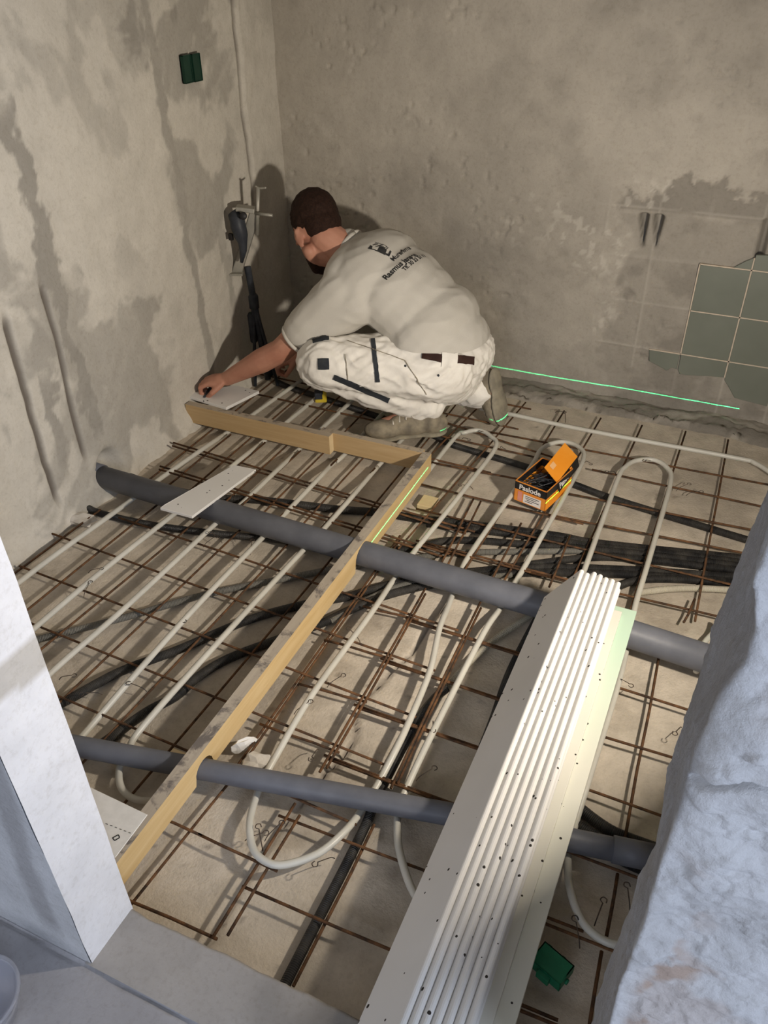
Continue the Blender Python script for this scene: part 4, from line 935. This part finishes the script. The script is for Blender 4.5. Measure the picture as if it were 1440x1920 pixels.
# details lying on the cloth
def bvh_of(o):
    return BVHTree.FromPolygons([v.co.copy() for v in o.data.vertices], [tuple(p.vertices) for p in o.data.polygons])
BT = bvh_of(tro); BS = bvh_of(shirt)
def hit(bv, u, v):
    h = bv.ray_cast(CAM, ray(u, v).normalized()); return (h[0], h[1]) if h[0] else (None, None)
def strip_on(name, bv, p0, p1, wpx, mat, par, off=.004, n=20):
    # narrow cloth strip following the surface between two spots
    V = []; F = []
    dx, dy = p1[0]-p0[0], p1[1]-p0[1]; l = math.hypot(dx, dy); nx, ny = -dy/l*wpx/2, dx/l*wpx/2; rows = 0
    for k in range(n+1):
        t = k/n; row = []
        for s in (-1, -.33, .33, 1):
            h, nn = hit(bv, p0[0]+dx*t+nx*s, p0[1]+dy*t+ny*s)
            row.append(None if h is None else h+(nn if nn.dot(CAM-h) > 0 else -nn)*off)
        if None in row: continue
        V += row; rows += 1
    for i in range(rows-1):
        for k in range(3): F.append((i*4+k, i*4+k+1, i*4+k+5, i*4+k+4))
    if F: return mesh(name, V, F, mat, par, True)
strip_on('pocket_zip', BT, (699, 636), (708, 716), 8, M_navy, tro); strip_on('knee_piping', BT, (626, 706), (730, 750), 10, M_navy, tro)
strip_on('label_patch', BT, (597, 683), (617, 682), 20, M_navy, tro); strip_on('knee_piping', BT, (587, 640), (617, 634), 9, M_navy, tro)
strip_on('pocket_seam', BT, (648, 664), (652, 715), 1.6, M_shoe, tro); strip_on('pocket_seam', BT, (652, 640), (760, 676), 1.6, M_shoe, tro); strip_on('pocket_seam', BT, (760, 676), (800, 740), 1.6, M_shoe, tro)
strip_on('belt', BT, (792, 666), (828, 673), 15, M_belt, tro, .004); strip_on('belt', BT, (856, 674), (888, 677), 15, M_belt, tro, .004); strip_on('belt_loop', BT, (828, 675), (856, 677), 26, M_trous, tro, .006)
for u, v in ((760, 686), (822, 704), (752, 783)):
    h, nn = hit(BT, u, v)
    if h: V = []; F = []; ellip(V, F, h, (Vv((.004, 0, 0)), Vv((0, .004, 0)), Vv((0, 0, .004))), 8); mesh('rivet', V, F, M_navy, tro, True)
def print_on(bv, me_or_text, px0, px1, size, par, voff=0., bold=0., mat=None):
    h0, n0 = hit(bv, *px0); h1, n1 = hit(bv, *px1)
    if h0 is None or h1 is None: return
    n = (n0+n1).normalized(); n = n if n.dot(CAM-h0) > 0 else -n
    x = (h1-h0).normalized(); y = n.cross(x).normalized()
    me = textmesh(me_or_text, size, bold) if isinstance(me_or_text, str) else me_or_text
    bm = bmesh.new(); bm.from_mesh(me); bmesh.ops.triangulate(bm, faces=bm.faces[:])
    bmesh.ops.subdivide_edges(bm, edges=[e for e in bm.edges if e.calc_length() > size*.25], cuts=2)
    for v in bm.verts:
        o = h0+x*v.co.x+y*(v.co.y+voff)+n*.12; r = bv.ray_cast(o, -n, .4); v.co = (r[0] if r[0] else o-n*.12)+n*.0016
    bm.to_mesh(me); bm.free(); me.materials.clear(); me.materials.append(mat or M_print)
    o = bpy.data.objects.new('printed_text' if isinstance(me_or_text, str) else 'printed_emblem', me); COL.objects.link(o); o.parent = par; return o
print_on(BS, 'Murerfirma', (738, 491), (770, 468), .0235, shirt, 0, .0006)
print_on(BS, 'Rasmus Jansen', (724, 526), (775, 484), .0265, shirt, 0, .0009)
print_on(BS, 'Tlf. 30 33 51 11', (759, 509), (785, 488), .0200, shirt, 0, .0006)
def emblem(polys):
    me = bpy.data.meshes.new('emblem'); V = []; F = []
    for p in polys: n0 = len(V); V += [(x, y, 0) for x, y in p]; F.append(tuple(range(n0, n0+len(p))))
    me.from_pydata(V, [], F); return me
hs = [[(0, 0), (.012, 0), (.012, .012), (.004, .016)], [(.0, -.002), (.058, -.002), (.058, .002), (0, .002)], [(.030, 0), (.058, 0), (.058, .020), (.040, .026), (.032, .020)], [(.058, 0), (.072, .0), (.074, .022), (.068, .024), (.066, .008), (.058, .006)]]
for k in range(9):   # loose sketch strokes over the block
    x0 = .010+.005*k; hs.append([(x0, .018+.004*math.sin(k*2.1)), (x0+.010, .030+.004*math.cos(k*1.7)), (x0+.0115, .029+.004*math.cos(k*1.7)), (x0+.002, .017+.004*math.sin(k*2.1))])
for k in range(5):
    x0 = .014+.008*k; hs.append([(x0, .034), (x0+.012, .030+.003*(k % 2)), (x0+.012, .032+.003*(k % 2)), (x0, .036)])
print_on(BS, emblem(hs), (690, 466), (728, 481), .03, shirt)
# shoes
def shoe(label, ankle, heel, toe, up):
    up = Vv(up).normalized(); f = (toe-heel).normalized(); s = f.cross(up).normalized(); up = s.cross(f)
    L_ = (toe-heel).length
    sh_ = blob('shoe', [('e', heel+f*.045+up*.045, (f*.052, s*.036, up*.042)), ('e', heel+f*L_*.45+up*.044, (f*.085, s*.038, up*.040)), ('e', heel+f*(L_-.065)+up*.034, (f*.070, s*.046, up*.032)),
        ('c', heel+f*.055+up*.055, ankle, .042, .044), ('c', heel+f*.06+up*.06, heel+f*L_*.6+up*.05, .036, .030)], .0045, M_shoe, body, 4)
    so = blob('sole', [('e', heel+f*.05+up*.011, (f*.056, s*.039, up*.012)), ('e', heel+f*L_*.5+up*.010, (f*.10, s*.037, up*.011)), ('e', heel+f*(L_-.07)+up*.010, (f*.075, s*.049, up*.012))], .0045, M_sole, sh_, 2)
    for k in range(4):
        c_ = heel+f*(L_*.42+.022*k)+up*(.092-.008*k); tube('lace', [c_-s*.024+f*.003-up*.006, c_+up*.003, c_+s*.024-f*.003-up*.006], .0028, M_foam, sh_, 6, 3)
    return sh_
S1 = shoe('', anL+Vv((.005, 0, .03)), Vv((-.842, 2.352, .034)), Vv((-1.085, 2.208, .034)), (0, 0, 1))
S2 = shoe('', anR+Vv((-.02, 0, .0)), Vv((-.722, 2.505, .235)), Vv((-.668, 2.487, .036)), (-.95, .2, -.25))
# sock cuffs
tube('sock', [anL+Vv((.0, 0, .055)), anL+Vv((-.012, 0, .0))], [.045, .047], M_navy, body, 16)
# pencil held in the left hand
t = tag(tube('marker_pen', [HL(.085, .055, -.040), HL(.070, -.045, -.030)], .0075, M_tool, None, 10), 'dark marking tool gripped in the hand by the wall', 'tool')
# small yellow tape measure behind the left shin
c = P(602, 752, .03); t = thing('tape_measure', 'small yellow and dark tape measure on the mesh behind the shin', 'tape measure')
box('case', -.022, .022, -.017, .017, .0, .04, M_yel, t, .005, Matrix.Translation(c) @ Matrix.Rotation(.5, 4, 'Z')); box('grip', -.023, .010, -.0175, .0175, .012, .042, M_tool, t, .005, Matrix.Translation(c) @ Matrix.Rotation(.5, 4, 'Z'))

# ------------------------------------------------------------------ line laser on the floor beyond the right jamb
LZ = .0625; LS = Vv((.95, 1.86, LZ))
l = bpy.data.lights.new('laser_fan', 'POINT'); l.energy = 60.; l.shadow_soft_size = 0; l.color = (1, 1, 1); l.use_nodes = True
N = l.node_tree.nodes; L = l.node_tree.links; em = N['Emission']; ge = N.new('ShaderNodeNewGeometry'); sx = N.new('ShaderNodeSeparateXYZ'); L.new(ge.outputs['Incoming'], sx.inputs[0])
def math_(op, a, b=None):
    n = N.new('ShaderNodeMath'); n.operation = op
    for i, v in enumerate((a, b)):
        if v is None: continue
        if isinstance(v, (int, float)): n.inputs[i].default_value = v
        else: L.new(v, n.inputs[i])
    return n.outputs[0]
az = math_('ABSOLUTE', sx.outputs[2]); on = math_('LESS_THAN', az, .00125)
# fan opening: from the back wall round to the form board
em.inputs['Color'].default_value = (.05, 1., .38, 1)
ay = math_('ABSOLUTE', sx.outputs[1]); ax_ = math_('ABSOLUTE', sx.outputs[0]); fan = math_('LESS_THAN', ay, math_('MULTIPLY', ax_, 1.167))
st = math_('MULTIPLY', math_('MULTIPLY', on, fan), 13.); L.new(st, em.inputs['Strength'])
lo = bpy.data.objects.new('laser_fan', l); COL.objects.link(lo); lo.location = LS
t = thing('line_laser', 'small line laser standing beyond the right jamb', 'laser level')
box('housing', LS.x+.012, LS.x+.08, LS.y-.03, LS.y+.03, .035, .11, M_tool, t, .005)
